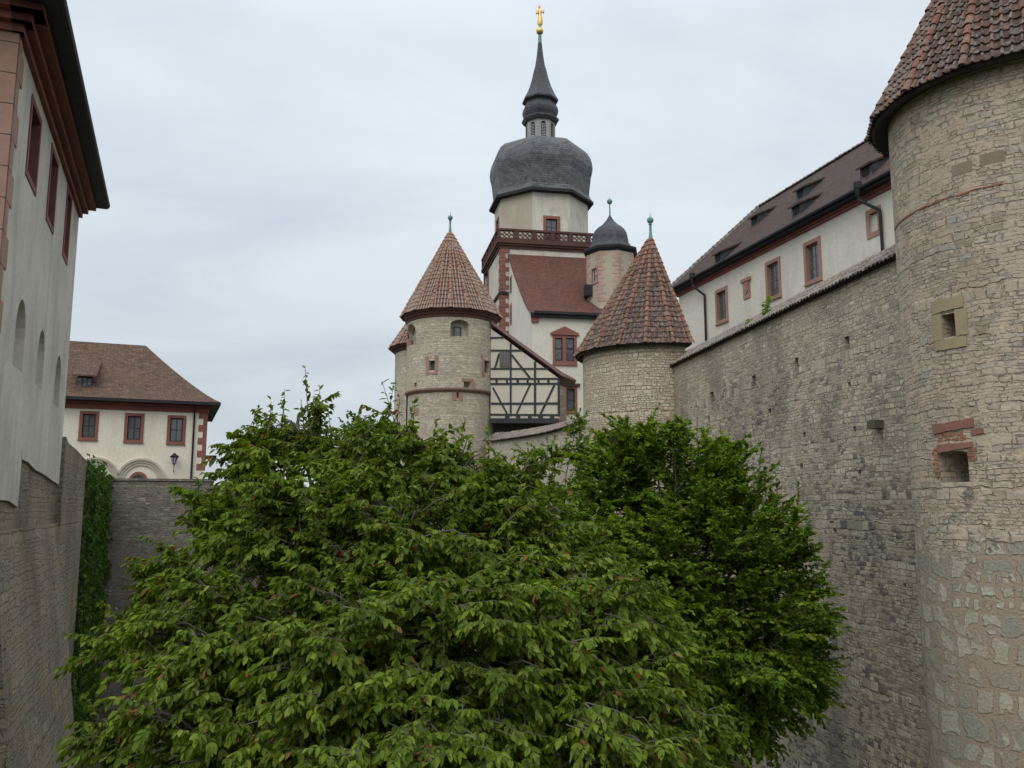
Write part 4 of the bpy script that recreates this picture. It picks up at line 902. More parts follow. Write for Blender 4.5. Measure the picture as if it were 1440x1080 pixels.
# ------------------------------------------------------------------ palace wing behind the curtain wall
def palace():
    D = unit(.283, -1); O = (16.6-.283*18.6, 56.6); mp = planemap(O, D); H = lambda x, y: hitp(x, y, O, D)
    L = (O[1]-30)/-D[1]; ez = (H(1240,265)[1]+H(990,397.5)[1])/2-.0
    t = thing('palace_wing', 'long pale palace wing with brown roof and dormers above the curtain wall', 'building', (O[0], O[1], 0))
    def rect(x0, x1, y0, y1):
        xm, ym = (x0+x1)/2, (y0+y1)/2; return (H(x0, ym)[0], H(x1, ym)[0], H(xm, y1)[1], H(xm, y0)[1])
    ws = [rect(1009, 1021.5, 409.5, 450), rect(1080, 1095.5, 369.5, 416), rect(1134.5, 1152, 342, 393)]; bw = rect(1223.5, 1235, 299, 326)
    hs = [hole_for(*w, .2, .22) for w in ws]+[(*bw, .12, 0, True)]
    b = MB(); skin(b, mp, 0, L, 0, ez, hs, 4, 5); bk = 13
    b.poly([mp(0,0,0), mp(0,0,bk), mp(0,ez,bk), mp(0,ez,0)]); b.build('wall', M['white_plaster'], t)
    for w in ws: window(t, mp, *w, .2, .22, .05, 2, 4 if w is ws[1] else 3, 'pale_red_stone', bar=.06, sash='pale_sash')
    f = MB(); sw = .24
    f.box(mp, bw[0]-sw, bw[0], bw[2]-sw, bw[3]+sw, -.04, .1); f.box(mp, bw[1], bw[1]+sw, bw[2]-sw, bw[3]+sw, -.04, .1); f.box(mp, bw[0], bw[1], bw[3], bw[3]+sw, -.038, .1); f.box(mp, bw[0], bw[1], bw[2]-sw, bw[2], -.038, .1); f.build('blind_window', M['pale_red_stone'], t)
    c0 = rect(1046, 1055.5, 396, 420); f = MB(); um = (c0[0]+c0[1])/2; hw = (c0[1]-c0[0])/2
    f.box(mp, c0[0], c0[1], c0[2], c0[3], -.06, .05); f.box(mp, c0[0]-.12, c0[1]+.12, c0[3]+.002, c0[3]+.2, -.14, .05)
    f.prism(mp, [(um-hw*.6, c0[2]+.5), (um, c0[2]+.25), (um+hw*.6, c0[2]+.5), (um+hw*.6, c0[3]-.2), (um-hw*.6, c0[3]-.2)], -.11, -.05)
    f.box(mp, um-hw*.75, um+hw*.75, c0[3]-.18, c0[3]-.02, -.1, -.05); f.build('coat_of_arms', M['pale_red_stone'], t)
    c = MB(); c.box(mp, -.1, L, ez-.16, ez-.03, -.12, .1); c.box(mp, -.1, L, ez-.028, ez+.1, -.2, .1); c.build('cornice', M['red_paint'], t)
    s = MB(); s.box(mp, -.5, L, ez+.102, ez+.24, -.52, .1); s.build('soffit', M['lead'], t)
    gt = MB(); gt.tube([mp(-.5, ez+.3, -.62), mp(L, ez+.3, -.62)], .095, 8); gt.build('gutter', M['gutter'], t)
    ov = .62; rb = 6.2; O2 = (mp(0,0,rb)[0], mp(0,0,rb)[1]); ue, zr = hitp(1066, 293, O2, D); z0 = ez+.36
    zr2 = hitp(1223, 196, O2, D)[1]; zr = (zr+zr2)/2
    sl = math.hypot(rb+ov, zr-z0); r = MB(); u0 = -.5
    r.poly([mp(u0,z0,-ov), mp(L,z0,-ov), mp(L,zr,rb), mp(ue,zr,rb)], [(u0,0),(L,0),(L,sl),(ue,sl)])
    r.poly([mp(L,z0,2*rb+ov), mp(u0,z0,2*rb+ov), mp(ue,zr,rb), mp(L,zr,rb)], [(L,0),(u0,0),(ue,sl),(L,sl)])
    r.poly([mp(u0,z0,2*rb+ov), mp(u0,z0,-ov), mp(ue,zr,rb)], [(0,0),(2*rb,0),(rb,sl)])
    r.poly([mp(u0,z0-.05,-ov), mp(L,z0-.05,-ov), mp(L,z0-.05,2*rb+ov), mp(u0,z0-.05,2*rb+ov)])
    ro = r.build('roof', M['roof_brown'], t)
    k = MB(); a, bb = Vector(mp(ue,zr,rb)), Vector(mp(L,zr,rb)); ridge_line(k, bb, a, (0,0,1), .14, .4); ridge_line(k, a, Vector(mp(u0,z0,-ov)), (-.5,-.3,1), .13, .4); k.build('ridge_tiles', M['tile_coping'], t, ro)
    tanp = (zr-z0)/(rb+ov)
    for x, y in ((1010, 370), (1061, 317), (1120, 304), (1126, 280), (1218, 250)):
        # point of the roof slope seen at (x, y)
        best = None
        for dd in np.linspace(-ov, rb, 60):
            Od = (mp(0,0,dd)[0], mp(0,0,dd)[1]); u, z = hitp(x, y, Od, D); zz = z0+(dd+ov)*tanp
            if best is None or abs(z-zz) < best[0]: best = (abs(z-zz), u, dd, zz)
        _, u, dd, zz = best; h = .58; w = .40; dl = h/tanp*2.0
        d = MB(); d.poly([mp(u-w,zz-.1,dd), mp(u+w,zz-.1,dd), mp(u+w,zz+h,dd), mp(u-w,zz+h,dd)])
        for s_ in (-1, 1): d.poly([mp(u+s_*w,zz-.1,dd), mp(u+s_*w,zz+h,dd), mp(u+s_*w,zz+dl*tanp,dd+dl)])
        do = d.build('dormer', M['slate_dark'], t)
        rr = MB(); e0 = .16; rr.box(lambda u_, v_, d_: mp(u_, v_+zz+h+(d_-dd)*(dl*tanp-h)/dl, d_), u-w-.1, u+w+.1, 0, .1, dd-e0, dd+dl+.1); rr.build('dormer_roof', M['roof_brown'], t, do)
        p = MB(); p.box(mp, u-w*.6, u+w*.6, zz+.12, zz+h-.1, dd-.03, dd+.05); p.build('dormer_window', M['dark'], t, do)
    for (hx, hy), (lx, ly) in (((986,397), (993,412)), ((1222,262), (1240,288))):
        a = H(hx, hy); d_ = H(lx, ly)
        downpipe(t, [mp(a[0], ez+.0, -.62), mp(a[0], ez-.25, -.6), mp(d_[0], ez-.95, -.12), mp(d_[0], ez-1.3, -.12), mp(d_[0], 5, -.12)], .075)
palace()

# ------------------------------------------------------------------ tall building at the left edge
LD = unit(-.392, 1); LO = (-9.56, 15.4)
def left_building():
    O, D = LO, LD; mp = planemap(O, D); H = lambda x, y: hitp(x, y, O, D); Lf = H(98, 480)[0]; wt = H(110, 291)[1]
    t = thing('tall_building', 'tall pale plastered building with red cornice and deep red windows cut by the left edge', 'building', (O[0], O[1], 0))
    def win(l, r, tp, bt): return (H(*l)[0], H(*r)[0], H(*bt)[1], H(*tp)[1])
    ws = [win((39.5,190),(54,220),(50,147),(43,262)), win((68,255),(78,278),(77,214),(69,319)), win((91,307),(97.5,325),(97,266),(90,365))]
    ns = [win((21,470),(35,476),(30.5,419),(24.7,519)), win((52,510),(61.5,511),(59.5,463),(54.3,545)), win((77,538),(84.5,541),(83,499),(78.7,571))]
    sw = .14
    holes = [(w[0]+sw*.5, w[1]-sw*.5, w[2]+sw*.5, w[3]-sw*.5, .6, 0, False) for w in ws]+[(*n, .35, (n[1]-n[0])*.62, True) for n in ns]
    zp = H(29, 640)[1]+.15
    b = MB(); skin(b, mp, 0, Lf, zp, wt, holes, 2, 2)
    pa = [H(-30,690), H(0,703), H(12,704), H(25,713), H(28.5,672), H(29.5,645), H(40,650), H(50,661), H(62,667), H(74,676), H(85.5,682)]
    pts = [(0, pa[0][1])]+[p for p in pa if p[0] > 0]; pts[-1] = (Lf, pts[-1][1])
    for p0, p1 in zip(pts, pts[1:]):
        b.poly([mp(p0[0],p0[1]), mp(p1[0],p1[1]), mp(p1[0],zp), mp(p0[0],zp)])
        b.poly([mp(p0[0],p0[1],.06), mp(p1[0],p1[1],.06), mp(p1[0],p1[1]), mp(p0[0],p0[1])])
    FD = (D[1], -D[0]); FO = (O[0]-FD[0]*9, O[1]-FD[1]*9); fm = planemap(FO, FD)      # front face, seen at a graze beyond the left edge
    skin(b, fm, 0, 9, zp, wt, [], 3, 3)
    BO = (mp(Lf,0)[0], mp(Lf,0)[1]); bm_ = planemap(BO, (-FD[0], -FD[1])); skin(b, bm_, 0, 9, zp, wt, [], 3, 3)
    b.build('wall', M['left_plaster'], t)
    s = MB(); skin(s, planemap((O[0]-FD[0]*.055, O[1]-FD[1]*.055), D), 0, Lf, 0, zp+.1, [], 2, 2); skin(s, fm, 0, 9-.06, 0, zp, [], 2, 2); s.build('stone_base', M['base_stone'], t)
    for w in ws:
        f = MB(); d0 = .55
        f.box(mp, w[0], w[0]+sw, w[2], w[3], -.025, d0); f.box(mp, w[1]-sw, w[1], w[2], w[3], -.025, d0); f.box(mp, w[0]+sw, w[1]-sw, w[3]-sw, w[3], -.022, d0); f.box(mp, w[0]+sw, w[1]-sw, w[2], w[2]+sw, -.022, d0)
        fo = f.build('window', simple('window_red', (.22,.08,.075), (.17,.06,.058), .8, .003, 4), t)
        q = MB(); m_ = (w[0]+w[1])/2; q.box(mp, m_-.04, m_+.04, w[2]+sw, w[3]-sw, .4, .46); zc = w[2]+(w[3]-w[2])*.6; q.box(mp, w[0]+sw, w[1]-sw, zc-.03, zc+.03, .41, .45); q.build('frame', M['sash'], t, fo)
        p = MB(); p.poly([mp(w[0]+.05,w[2]+.05,.44), mp(w[1]-.05,w[2]+.05,.44), mp(w[1]-.05,w[3]-.05,.44), mp(w[0]+.05,w[3]-.05,.44)]); p.build('pane', M['glass'], t, fo)
    q = MB(); z = zp-.5; k = 0
    while z < wt-.1:
        h = .62; h = min(h, wt-z-.02); l = .42 if k % 2 else .68
        q.box(mp, -.02, l, z+.01, z+h-.01, -.02, .1); q.box(fm, 9-(1.1-l), 9.02, z+.01, z+h-.01, -.023, .1); z += .62; k += 1
    q.build('quoins', M['pale_red_stone'], t)
    c = MB()
    prof = [(.10, -.22, -.06), (.25, -.058, .10), (.46, .102, .24)]
    for o, a0, a1 in prof:
        c.box(mp, -o, Lf+o*.4, wt+a0, wt+a1, -o, .1); c.box(fm, 0, 9+o-.003, wt+a0, wt+a1-.002, -o, .1)
    c.build('cornice', M['red_paint'], t)
    gq = MB(); gq.box(mp, -.75, Lf+.3, wt+.242, wt+.42, -.78, .1); gq.tube([mp(-.75, wt+.36, -.74), mp(Lf+.3, wt+.36, -.74)], .11, 8); gq.box(fm, 0, 9.75, wt+.244, wt+.418, -.75, .1); gq.build('gutter', M['gutter'], t)
    r = MB(); z0 = wt+.42; e_ = .7; w = 9; zr = z0+5.2
    cs = [mp(-e_,z0,-e_), mp(Lf+.3,z0,-e_), mp(Lf+.3,z0,w+e_), mp(-e_,z0,w+e_)]; rd = [mp(4.5,zr,4.5), mp(Lf-4.5,zr,4.5)]
    r.poly([cs[0],cs[1],rd[1],rd[0]], [(0,0),(12,0),(8,7),(4,7)]); r.poly([cs[1],cs[2],rd[1]], [(0,0),(10,0),(5,7)]); r.poly([cs[2],cs[3],rd[0],rd[1]], [(0,0),(12,0),(8,7),(4,7)]); r.poly([cs[3],cs[0],rd[0]], [(0,0),(10,0),(5,7)]); r.build('roof', M['roof_brown'], t)
    # battered buttresses under the long side
    def butt(px, py, py2, ux, deep):
        u0, z0 = H(px, py); b = MB(); n = 6; u1 = u0+ux
        s_ = lambda v: .06+(z0-v)/(z0)*deep
        for i in range(n):
            va, vb = z0*i/n, z0*(i+1)/n; da, db = -s_(va)+.0, -s_(vb)
            b.poly([mp(u0,va,da), mp(u1,va,da), mp(u1,vb,db), mp(u0,vb,db)], [(u0,va),(u1,va),(u1,vb),(u0,vb)])
            b.poly([mp(u0,va,.2), mp(u0,va,da), mp(u0,vb,db), mp(u0,vb,.2)], [(0,va),(-da,va),(-db,vb),(0,vb)])
            b.poly([mp(u1,va,da), mp(u1,va,.2), mp(u1,vb,.2), mp(u1,vb,db)], [(0,va),(-da,va),(-db,vb),(0,vb)])
        b.build('buttress', M['base_stone'], t)
    butt(-14, 748, 0, Lf+.3-H(-14, 748)[0], 1.25)
left_building()

# ------------------------------------------------------------------ moat walls left and behind, ivy
LF = hitp(98, 480, LO, LD)[0]
def moat_side_wall():
    mp = planemap(LO, LD); u2 = (44.0-LO[1])/LD[1]; H = lambda x, y: hitp(x, y, LO, LD)
    t = thing('moat_wall', 'stone moat wall partly under ivy, running on from the tall plastered building', 'wall', (mp(LF,0)[0], mp(LF,0)[1], 0))
    b = MB(); um = H(114, 700)[0]; p = [(LF+.02, H(88,614)[1]), (LF+.8, H(97,626)[1]), (um*.5+LF*.5, H(105,634)[1]), (um, H(114,646)[1])]
    for (a, za), (c, zc) in zip(p, p[1:]):
        b.poly([mp(a,0,-.1), mp(c,0,-.1), mp(c,zc,-.1), mp(a,za,-.1)], [(a,0),(c,0),(c,zc),(a,za)]); b.poly([mp(a,za,-.1), mp(c,zc,-.1), mp(c,zc,1), mp(a,za,1)])
    b.poly([mp(LF+.02,0,.5), mp(LF+.02,0,-.1), mp(LF+.02,p[0][1],-.1), mp(LF+.02,p[0][1],.5)]); b.poly([mp(um,0,-.1), mp(um,0,1), mp(um,p[-1][1],1), mp(um,p[-1][1],-.1)])
    zt = 11.43; z_ = p[-1][1]
    b.poly([mp(um,0,.12), mp(u2,0,.12), mp(u2,zt,.12), mp(um,z_,.12)], [(um,0),(u2,0),(u2,zt),(um,z_)]); b.poly([mp(um,z_,.12), mp(u2,zt,.12), mp(u2,zt,1), mp(um,z_,1)])
    b.build('wall', M['base_stone'], t)
    return mp, um, u2, zt, z_
MW = moat_side_wall()
def back_wall():
    c = MW[0](MW[2]-.05, 0, .1); A = (c[0], c[1]); e1 = P(300, 680, 45.5); e2 = P(590, 690, 62)
    t = thing('moat_wall', 'grey stone moat wall crossing behind the big tree, below the cream house', 'wall', (A[0], A[1], 0))
    for (p, q, zt, nm) in ((A, e1[:2], 11.43, 'wall'), (e1[:2], e2[:2], 11.12, 'lower_wall')):
        D = unit(q[0]-p[0], q[1]-p[1]); L = math.hypot(q[0]-p[0], q[1]-p[1]); mp = planemap(p, D); b = MB(); skin(b, mp, 0, L, 0, zt-.12, [], 3, 3); b.box(mp, 0, L, zt-.118, zt, -.06, .7); b.poly([mp(0,0,.65), mp(L,0,.65), mp(L,zt-.12,.65), mp(0,zt-.12,.65)]); b.poly([mp(L,0,0), mp(L,0,.65), mp(L,zt-.12,.65), mp(L,zt-.12,0)]); b.build(nm, M['moat_stone'], t)
back_wall()

# ------------------------------------------------------------------ cream house at the left
def cream_house():
    D = unit(1, .4); K = P(291, 600, 58.8); Lf = 13.0; O = (K[0]-D[0]*Lf, K[1]-D[1]*Lf); mp = planemap(O, D); H = lambda x, y: hitp(x, y, O, D)
    ez = (H(110, 566)[1]+H(270, 571)[1])/2
    t = thing('cream_house', 'cream two storey house with red framed windows and brown hipped roof behind the moat wall', 'house', (O[0], O[1], 0))
    def rect(x0, x1, y0, y1):
        xm, ym = (x0+x1)/2, (y0+y1)/2; return (H(x0, ym)[0], H(x1, ym)[0], H(xm, y1)[1], H(xm, y0)[1])
    ws = [rect(115.5, 134, 582, 615), rect(179, 198, 585, 618.5), rect(239, 257, 588, 621)]
    aw = rect(184, 204, 667, 690); hs = [hole_for(*w, .18, .15) for w in ws]+[(*aw, .4, .5, False)]
    b = MB(); skin(b, mp, 0, Lf, 0, ez, hs, 3, 3)
    SD = (-D[1], D[0]); sp = planemap(K[:2], SD); dep = 11; skin(b, sp, 0, dep, 0, ez, [], 3, 3); b.build('wall', M['house_plaster'], t)
    for w in ws: window(t, mp, *w, .19, .15, .05, 2, 2, 'red_stone', bar=.06)
    fa = MB()
    N = 14; um = (aw[0]+aw[1])/2; hw = (aw[1]-aw[0])/2; z0 = aw[3]-.5
    for i in range(N):
        a0, a1 = math.pi*i/N, math.pi*(i+1)/N; pt = lambda a, r_, rz: (um-math.cos(a)*r_, z0+math.sin(a)*rz)
        fa.prism(mp, [pt(a0,hw,.5), pt(a1,hw,.5), pt(a1,hw+.17,.68), pt(a0,hw+.17,.68)], -.05, .1)
    fo = fa.build('window', M['red_stone'], t, label='low round arched window with red stone arch'); p = MB(); p.poly([mp(aw[0],aw[2],.3), mp(aw[1],aw[2],.3), mp(aw[1],aw[3],.3), mp(aw[0],aw[3],.3)]); p.build('pane', M['glass'], t, fo)
    for cx, ytop in ((197.5, 644.5), (133.5, 643)):
        m = MB(); c = H(cx, 680); rr = abs(H(cx+34.5, 680)[0]-c[0]); zc = H(cx, ytop)[1]-rr
        for (r0, r1, pr) in ((rr-.14, rr, .2), (rr-.30, rr-.142, .13), (rr-.48, rr-.302, .08)):
            for i in range(20):
                a0, a1 = math.pi*i/20, math.pi*(i+1)/20; pt = lambda a, r_: (c[0]-math.cos(a)*r_, zc+math.sin(a)*r_)
                m.prism(mp, [pt(a0,r0), pt(a1,r0), pt(a1,r1), pt(a0,r1)], -pr, .05)
            m.box(mp, c[0]-r1, c[0]-r0, zc-2.5, zc, -pr, .05); m.box(mp, c[0]+r0, c[0]+r1, zc-2.5, zc, -pr, .05)
        m.build('blind_arch', simple('arch_stone', (.52,.47,.38), (.44,.40,.32), .9, .004, 4), t)
    q = MB(); z = ez-4.35; k = 0; qw = H(291,600)[0]-H(279,600)[0]
    while z < ez-.3:
        if k % 2 == 0: q.box(mp, Lf-qw, Lf+.02, z, z+.44, -.03, .1)
        else: q.box(mp, Lf-qw*.45, Lf+.02, z, z+.44, -.028, .1)
        q.box(sp, -.018, .5, z, z+.44, -.026, .1); z += .442; k += 1
    q.build('quoins', M['red_stone'], t)
    c = MB(); c.box(mp, 0, Lf+.12, ez-.42, ez-.1, -.1, .1); c.box(mp, 0, Lf+.24, ez-.098, ez+.08, -.26, .1); c.box(sp, 0, dep, ez-.42, ez-.102, -.12, .1); c.box(sp, 0, dep, ez-.1, ez+.078, -.25, .1); c.build('cornice', M['red_paint'], t)
    ov = .8; z0 = ez+.12; ru, zr = None, None; rb = 5.6
    O2 = mp(0,0,rb)[:2]; ru, zr = hitp(205, 486, O2, D); sl = math.hypot(rb+ov, zr-z0)
    fb = MB(); fb.box(mp, 0, Lf+ov, z0-.04, z0+.16, -ov, -ov+.12); fb.box(sp, -ov+.13, dep+ov, z0-.04, z0+.158, -ov, -ov+.12); fb.poly([mp(0,z0-.03,-ov), mp(Lf+ov-.01,z0-.03,-ov), mp(Lf+ov-.01,z0-.03,dep+ov), mp(0,z0-.03,dep+ov)]); fb.build('eave_gutter', M['gutter'], t)
    r = MB(); z1 = z0+.16; kk = .22  # bell-cast foot of the roof
    def ringat(f):    # f 0..1 from eave to ridge
        zz = z1+(zr-z1)*(f if f > kk else f*.62/1.0) if False else z1+(zr-z1)*(f**1.18)
        o = -ov+(rb+ov)*f; return [mp(0,zz,o), mp(Lf+ov+(ru-Lf-ov)*f,zz,o), mp(Lf+ov+(ru-Lf-ov)*f,zz,2*rb-o), mp(0,zz,2*rb-o)]
    fs = [0,.08,.16,.26,.4,.6,.8,1]
    for f0, f1 in zip(fs, fs[1:]):
        a, e_ = ringat(f0), ringat(f1)
        for i, j in ((0,1),(1,2),(2,3)):
            l = (Vector(a[i])-Vector(a[j])).length; r.poly([a[i],a[j],e_[j],e_[i]], [(0,f0*sl),(l,f0*sl),(l,f1*sl),(0,f1*sl)])
    ro = r.build('roof', M['roof_house'], t)
    dm = MB(); a = rect(106.5, 131, 528, 545); Od = mp(0,0,.75)[:2]; u0, zz = hitp(108, 545, Od, D); u1, zt = hitp(130, 529, Od, D); m2 = planemap(Od, D)
    dm.box(m2, u0, u1, zz-.2, zt, 0, 2.2); do = dm.build('dormer', M['soffit'], t)
    dp = MB(); n = 3
    for i in range(n): dp.box(m2, u0+(u1-u0)*(i+.1)/n, u0+(u1-u0)*(i+.9)/n, zz+.05, zt-.15, -.02, .05)
    dp.build('dormer_window', M['glass'], t, do)
    dr = MB(); dr.box(lambda u, v, d: m2(u, v+zt+(d+.3)*.45, d), u0-.25, u1+.3, 0, .1, -.5, 3.6); dr.build('dormer_roof', M['roof_house'], t, do)
    x = H(272.5, 600)[0]; downpipe(t, [mp(x, ez+.1, -.7), mp(x, ez-.3, -.4), mp(x, ez-.7, -.1), mp(x, 6, -.1)], .07, False)
    sb = MB(); p = P(297, 643, 61); sb.wbox((p[0]-.6, p[1]-.1, p[2]-.13), (p[0]+.35, p[1]+.1, p[2]+.13)); sb.build('drain_spout', M['gutter'], t)
    return mp, H
hm, HH = cream_house()
def wall_lantern():
    u, z = HH(245, 648); p = hm(u, z, -.45)
    t = thing('wall_lantern', 'small black bracket lantern on the cream house wall beside the downpipe', 'lantern', (p[0], p[1], z))
    b = MB(); b.lathe(p[:2], [(.03, z-.3), (.10, z-.24), (.26, z+.22), (.30, z+.24), (.30, z+.28), (.12, z+.42), (.05, z+.5), (.0, z+.52)], 6); b.build('lantern_case', M['gutter'], t)
    g = MB(); g.lathe(p[:2], [(.115, z-.2), (.255, z+.18)], 6, .52); g.build('lantern_glass', M['win_white'], t)
    k = MB(); k.tube([hm(u, z-.75, 0), hm(u, z-.7, -.3), hm(u, z-.45, -.45), hm(u, z-.3, -.45)], .03, 6); k.build('bracket', M['gutter'], t)
wall_lantern()

# ------------------------------------------------------------------ vegetation
def leaf_mesh(name, pos, dr, nr, L, Wd, mat, root, parent=None, curl=.12):
    n = len(pos); o0 = np.array(root.location) if root is not None else np.zeros(3)
    dr = dr/np.linalg.norm(dr, axis=1, keepdims=True); sd_ = np.cross(dr, nr); sd_ /= np.linalg.norm(sd_, axis=1, keepdims=True)+1e-9; nr = np.cross(sd_, dr)
    L = L[:, None]; Wd = Wd[:, None]; v = np.empty((n, 6, 3)); p = pos-o0
    v[:, 0] = p; v[:, 3] = p+dr*L-nr*L*curl
    v[:, 1] = p+dr*L*.33+sd_*Wd*.5+nr*Wd*.16; v[:, 2] = p+dr*L*.70+sd_*Wd*.40+nr*(Wd*.12-L*curl*.4)
    v[:, 5] = p+dr*L*.33-sd_*Wd*.5+nr*Wd*.16; v[:, 4] = p+dr*L*.70-sd_*Wd*.40+nr*(Wd*.12-L*curl*.4)
    me = bpy.data.meshes.new(name); me.vertices.add(n*6); me.vertices.foreach_set('co', v.astype(np.float32).ravel())
    base = (np.arange(n)*6)[:, None]; idx = np.concatenate([base+np.array([0,5,4,3]), base+np.array([0,3,2,1])], axis=1).ravel()
    me.loops.add(n*8); me.loops.foreach_set('vertex_index', idx.astype(np.int32)); me.polygons.add(n*2)
    me.polygons.foreach_set('loop_start', (np.arange(n*2)*4).astype(np.int32)); me.polygons.foreach_set('loop_total', np.full(n*2, 4, dtype=np.int32))
    me.materials.append(mat); me.update(calc_edges=True); me.validate()
    o = bpy.data.objects.new(name, me); COL.objects.link(o); o.parent = parent if parent is not None else root
    return o
def norm(a): return a/(np.linalg.norm(a, axis=1, keepdims=True)+1e-9)
def tree(name, label, base, lobes, leafL, leafW, mat, twl, nleaf, dens, droop=.55, trunk_r=.16, sprigs=(), group=None, shell=.5, seg_tw=True, hang=.55, airy=1.0, airy_y=0):
    """lobes: (px,py,Y,radius px) -> real ellipsoids in the crown; twigs with alternate leaves fill their outer part"""
    t = thing(name, label, 'tree', base, group)
    Ls = []
    for (px, py, Y, rp) in lobes:
        r = max(rp*Y/FPX-.42*twl, .3*rp*Y/FPX); Ls.append((np.array(P(px, py, Y)), r))
    cen = np.mean([c for c, r in Ls], axis=0); cen[2] -= 1.5
    A = []; T = []; LN = []; Bc = []; Bt = []; per = 9
    for c, r in Ls:
        nb = int(dens*(airy if py < airy_y else 1)*r*r*4.2/per)+3      # boughs; each carries a flat spray of twigs
        d = norm(rng.normal(size=(nb, 3))); lowr = np.where(rng.random(nb) < .25, .1, shell); rad = r*(lowr+(1-lowr)*rng.random(nb)**.6)*rng.choice([1, 1, 1, 1.12, 1.25], nb)
        a = c+d*rad[:, None]*np.array([1, 1, .86])
        keep = np.ones(nb, bool)          # drop boughs deep inside other lobes
        for c2, r2 in Ls:
            if c2 is c: continue
            keep &= (np.linalg.norm((a-c2)/np.array([1, 1, .86]), axis=1) > r2*.62)
        keep |= rng.random(nb) < .3
        a = a[keep]; d = d[keep]
        out = norm(a-cen); ax = norm(d*.6+out*.8+rng.normal(size=a.shape)*.35+np.array([0, 0, .1]))
        Bc.append(c+(a-c)*.62+rng.normal(size=a.shape)*.12); Bt.append(a+ax*twl*.2)
        a = np.repeat(a, per, 0); ax = np.repeat(ax, per, 0); f = rng.uniform(-1.0, .55, (len(a), 1))
        sd2 = norm(np.cross(ax, np.array([0, 0, 1.0]))); sg = rng.choice([-1.0, 1.0], (len(a), 1))
        a = a+ax*f*twl*.75+sd2*rng.normal(size=(len(a), 1))*twl*.16+np.array([0, 0, 1.0])*rng.normal(size=(len(a), 1))*twl*.10
        tw = norm(ax*(.75+.3*f)+sd2*sg*rng.uniform(.1, .95, (len(a), 1))+rng.normal(size=a.shape)*.22)
        A.append(a-tw*twl*.4); T.append(tw); LN.append(twl*rng.uniform(.6, 1.35, len(a)))
    for (px, py, Y, h) in sprigs:
        p = np.array(P(px, py, Y)); k = 1
        A.append((p-np.array([0, 0, h]))[None]); T.append(norm(np.array([[rng.normal()*.12, rng.normal()*.12, 1.0]]))); LN.append(np.array([h]))
    A = np.concatenate(A); T = np.concatenate(T); LN = np.concatenate(LN); nt_ = len(A); nsp = len(sprigs)
    issp = np.zeros(nt_); 
    if nsp: issp[-nsp:] = 1
    up = np.array([0, 0, 1.0]); sag = droop*(1-issp)
    def at(tt): return A[:, None]+T[:, None]*(LN[:, None]*tt)[..., None]-up*(sag[:, None]*LN[:, None]*tt**2*.5)[..., None]
    tt = np.linspace(.12, 1.0, nleaf)[None]+rng.uniform(-.04, .04, (nt_, nleaf))
    pos = at(tt).reshape(-1, 3); TT = np.repeat(T, nleaf, 0)
    sgn = np.tile(np.where(np.arange(nleaf) % 2, 1.0, -1.0), nt_)[:, None]; side = norm(np.cross(TT, up)+rng.normal(size=TT.shape)*.15)
    tf = tt.reshape(-1, 1)
    dr = norm(TT*(.35+.5*tf)+side*sgn*(.85-.5*tf)-up*hang+rng.normal(size=TT.shape)*.28)
    nr = norm(up+rng.normal(size=TT.shape)*.45)
    k = len(pos); sz = np.clip(rng.normal(1, .27, k), .4, 1.6)
    if nsp:   # thin the leaves of the bare top shoots
        keep = np.ones(k, bool); i0 = (nt_-nsp)*nleaf; keep[i0:] = rng.random(k-i0) < .75; pos, dr, nr, sz = pos[keep], dr[keep], nr[keep], sz[keep]; k = len(pos)
    b = MB(); z0 = base[2]; cb = cen.copy()
    top = np.array([base[0]*.6+cen[0]*.4, base[1]*.6+cen[1]*.4, max(z0+1.5, cen[2]-2.0)])
    pts = [np.array(base, float)+np.array([0, 0, -.2])]+[np.array(base)*(1-f)+top*f+np.array([.12*math.sin(f*5), .1*math.cos(f*4), 0]) for f in (.3, .6, 1.0)]
    b.tube(pts, [trunk_r*1.35, trunk_r*1.05, trunk_r*.95, trunk_r*.8], 10); b.build('trunk', M['bark'], t)
    lb = MB()
    for c, r in Ls:
        mid = top*.45+c*.55+np.array([rng.normal()*.3, rng.normal()*.3, .25]); tip = c+norm((c-cen)[None])[0]*r*.5
        lb.tube([top, mid, c, tip], [trunk_r*.38, trunk_r*.2, trunk_r*.11, trunk_r*.05], 6)
        for _ in range(2):
            d = rng.normal(size=3); d /= np.linalg.norm(d); d = d*.7+(c-cen)/(np.linalg.norm(c-cen)+1e-6)*.6
            lb.tube([c, c+d*r*.5+np.array([0, 0, .1]), c+d*r*.95], [trunk_r*.13, trunk_r*.08, trunk_r*.03], 5)
    for P0, P1 in zip(Bc, Bt):
        for p0, p1 in zip(P0, P1): lb.tube([p0, (p0+p1)/2+np.array([0, 0, .06]), p1], [.014, .010, .006], 4, cap=False)
    lo = lb.build('branches', M['twig'], t)
    co = leaf_mesh('crown', pos, dr, nr, leafL*sz, leafW*sz*rng.uniform(.85, 1.15, k), mat, t)
    if seg_tw:
        tw = MB(); sel = range(nt_)
        pp = [at(np.full((nt_, 1), f))[:, 0] for f in (0, .5, 1.0)]
        for i in sel: tw.tube([pp[0][i], pp[1][i], pp[2][i]], [.009, .006, .003] if not issp[i] else [.011, .008, .004], 3, cap=False)
        tw.build('twigs', M['twig'], t, lo)
    return k
K = []
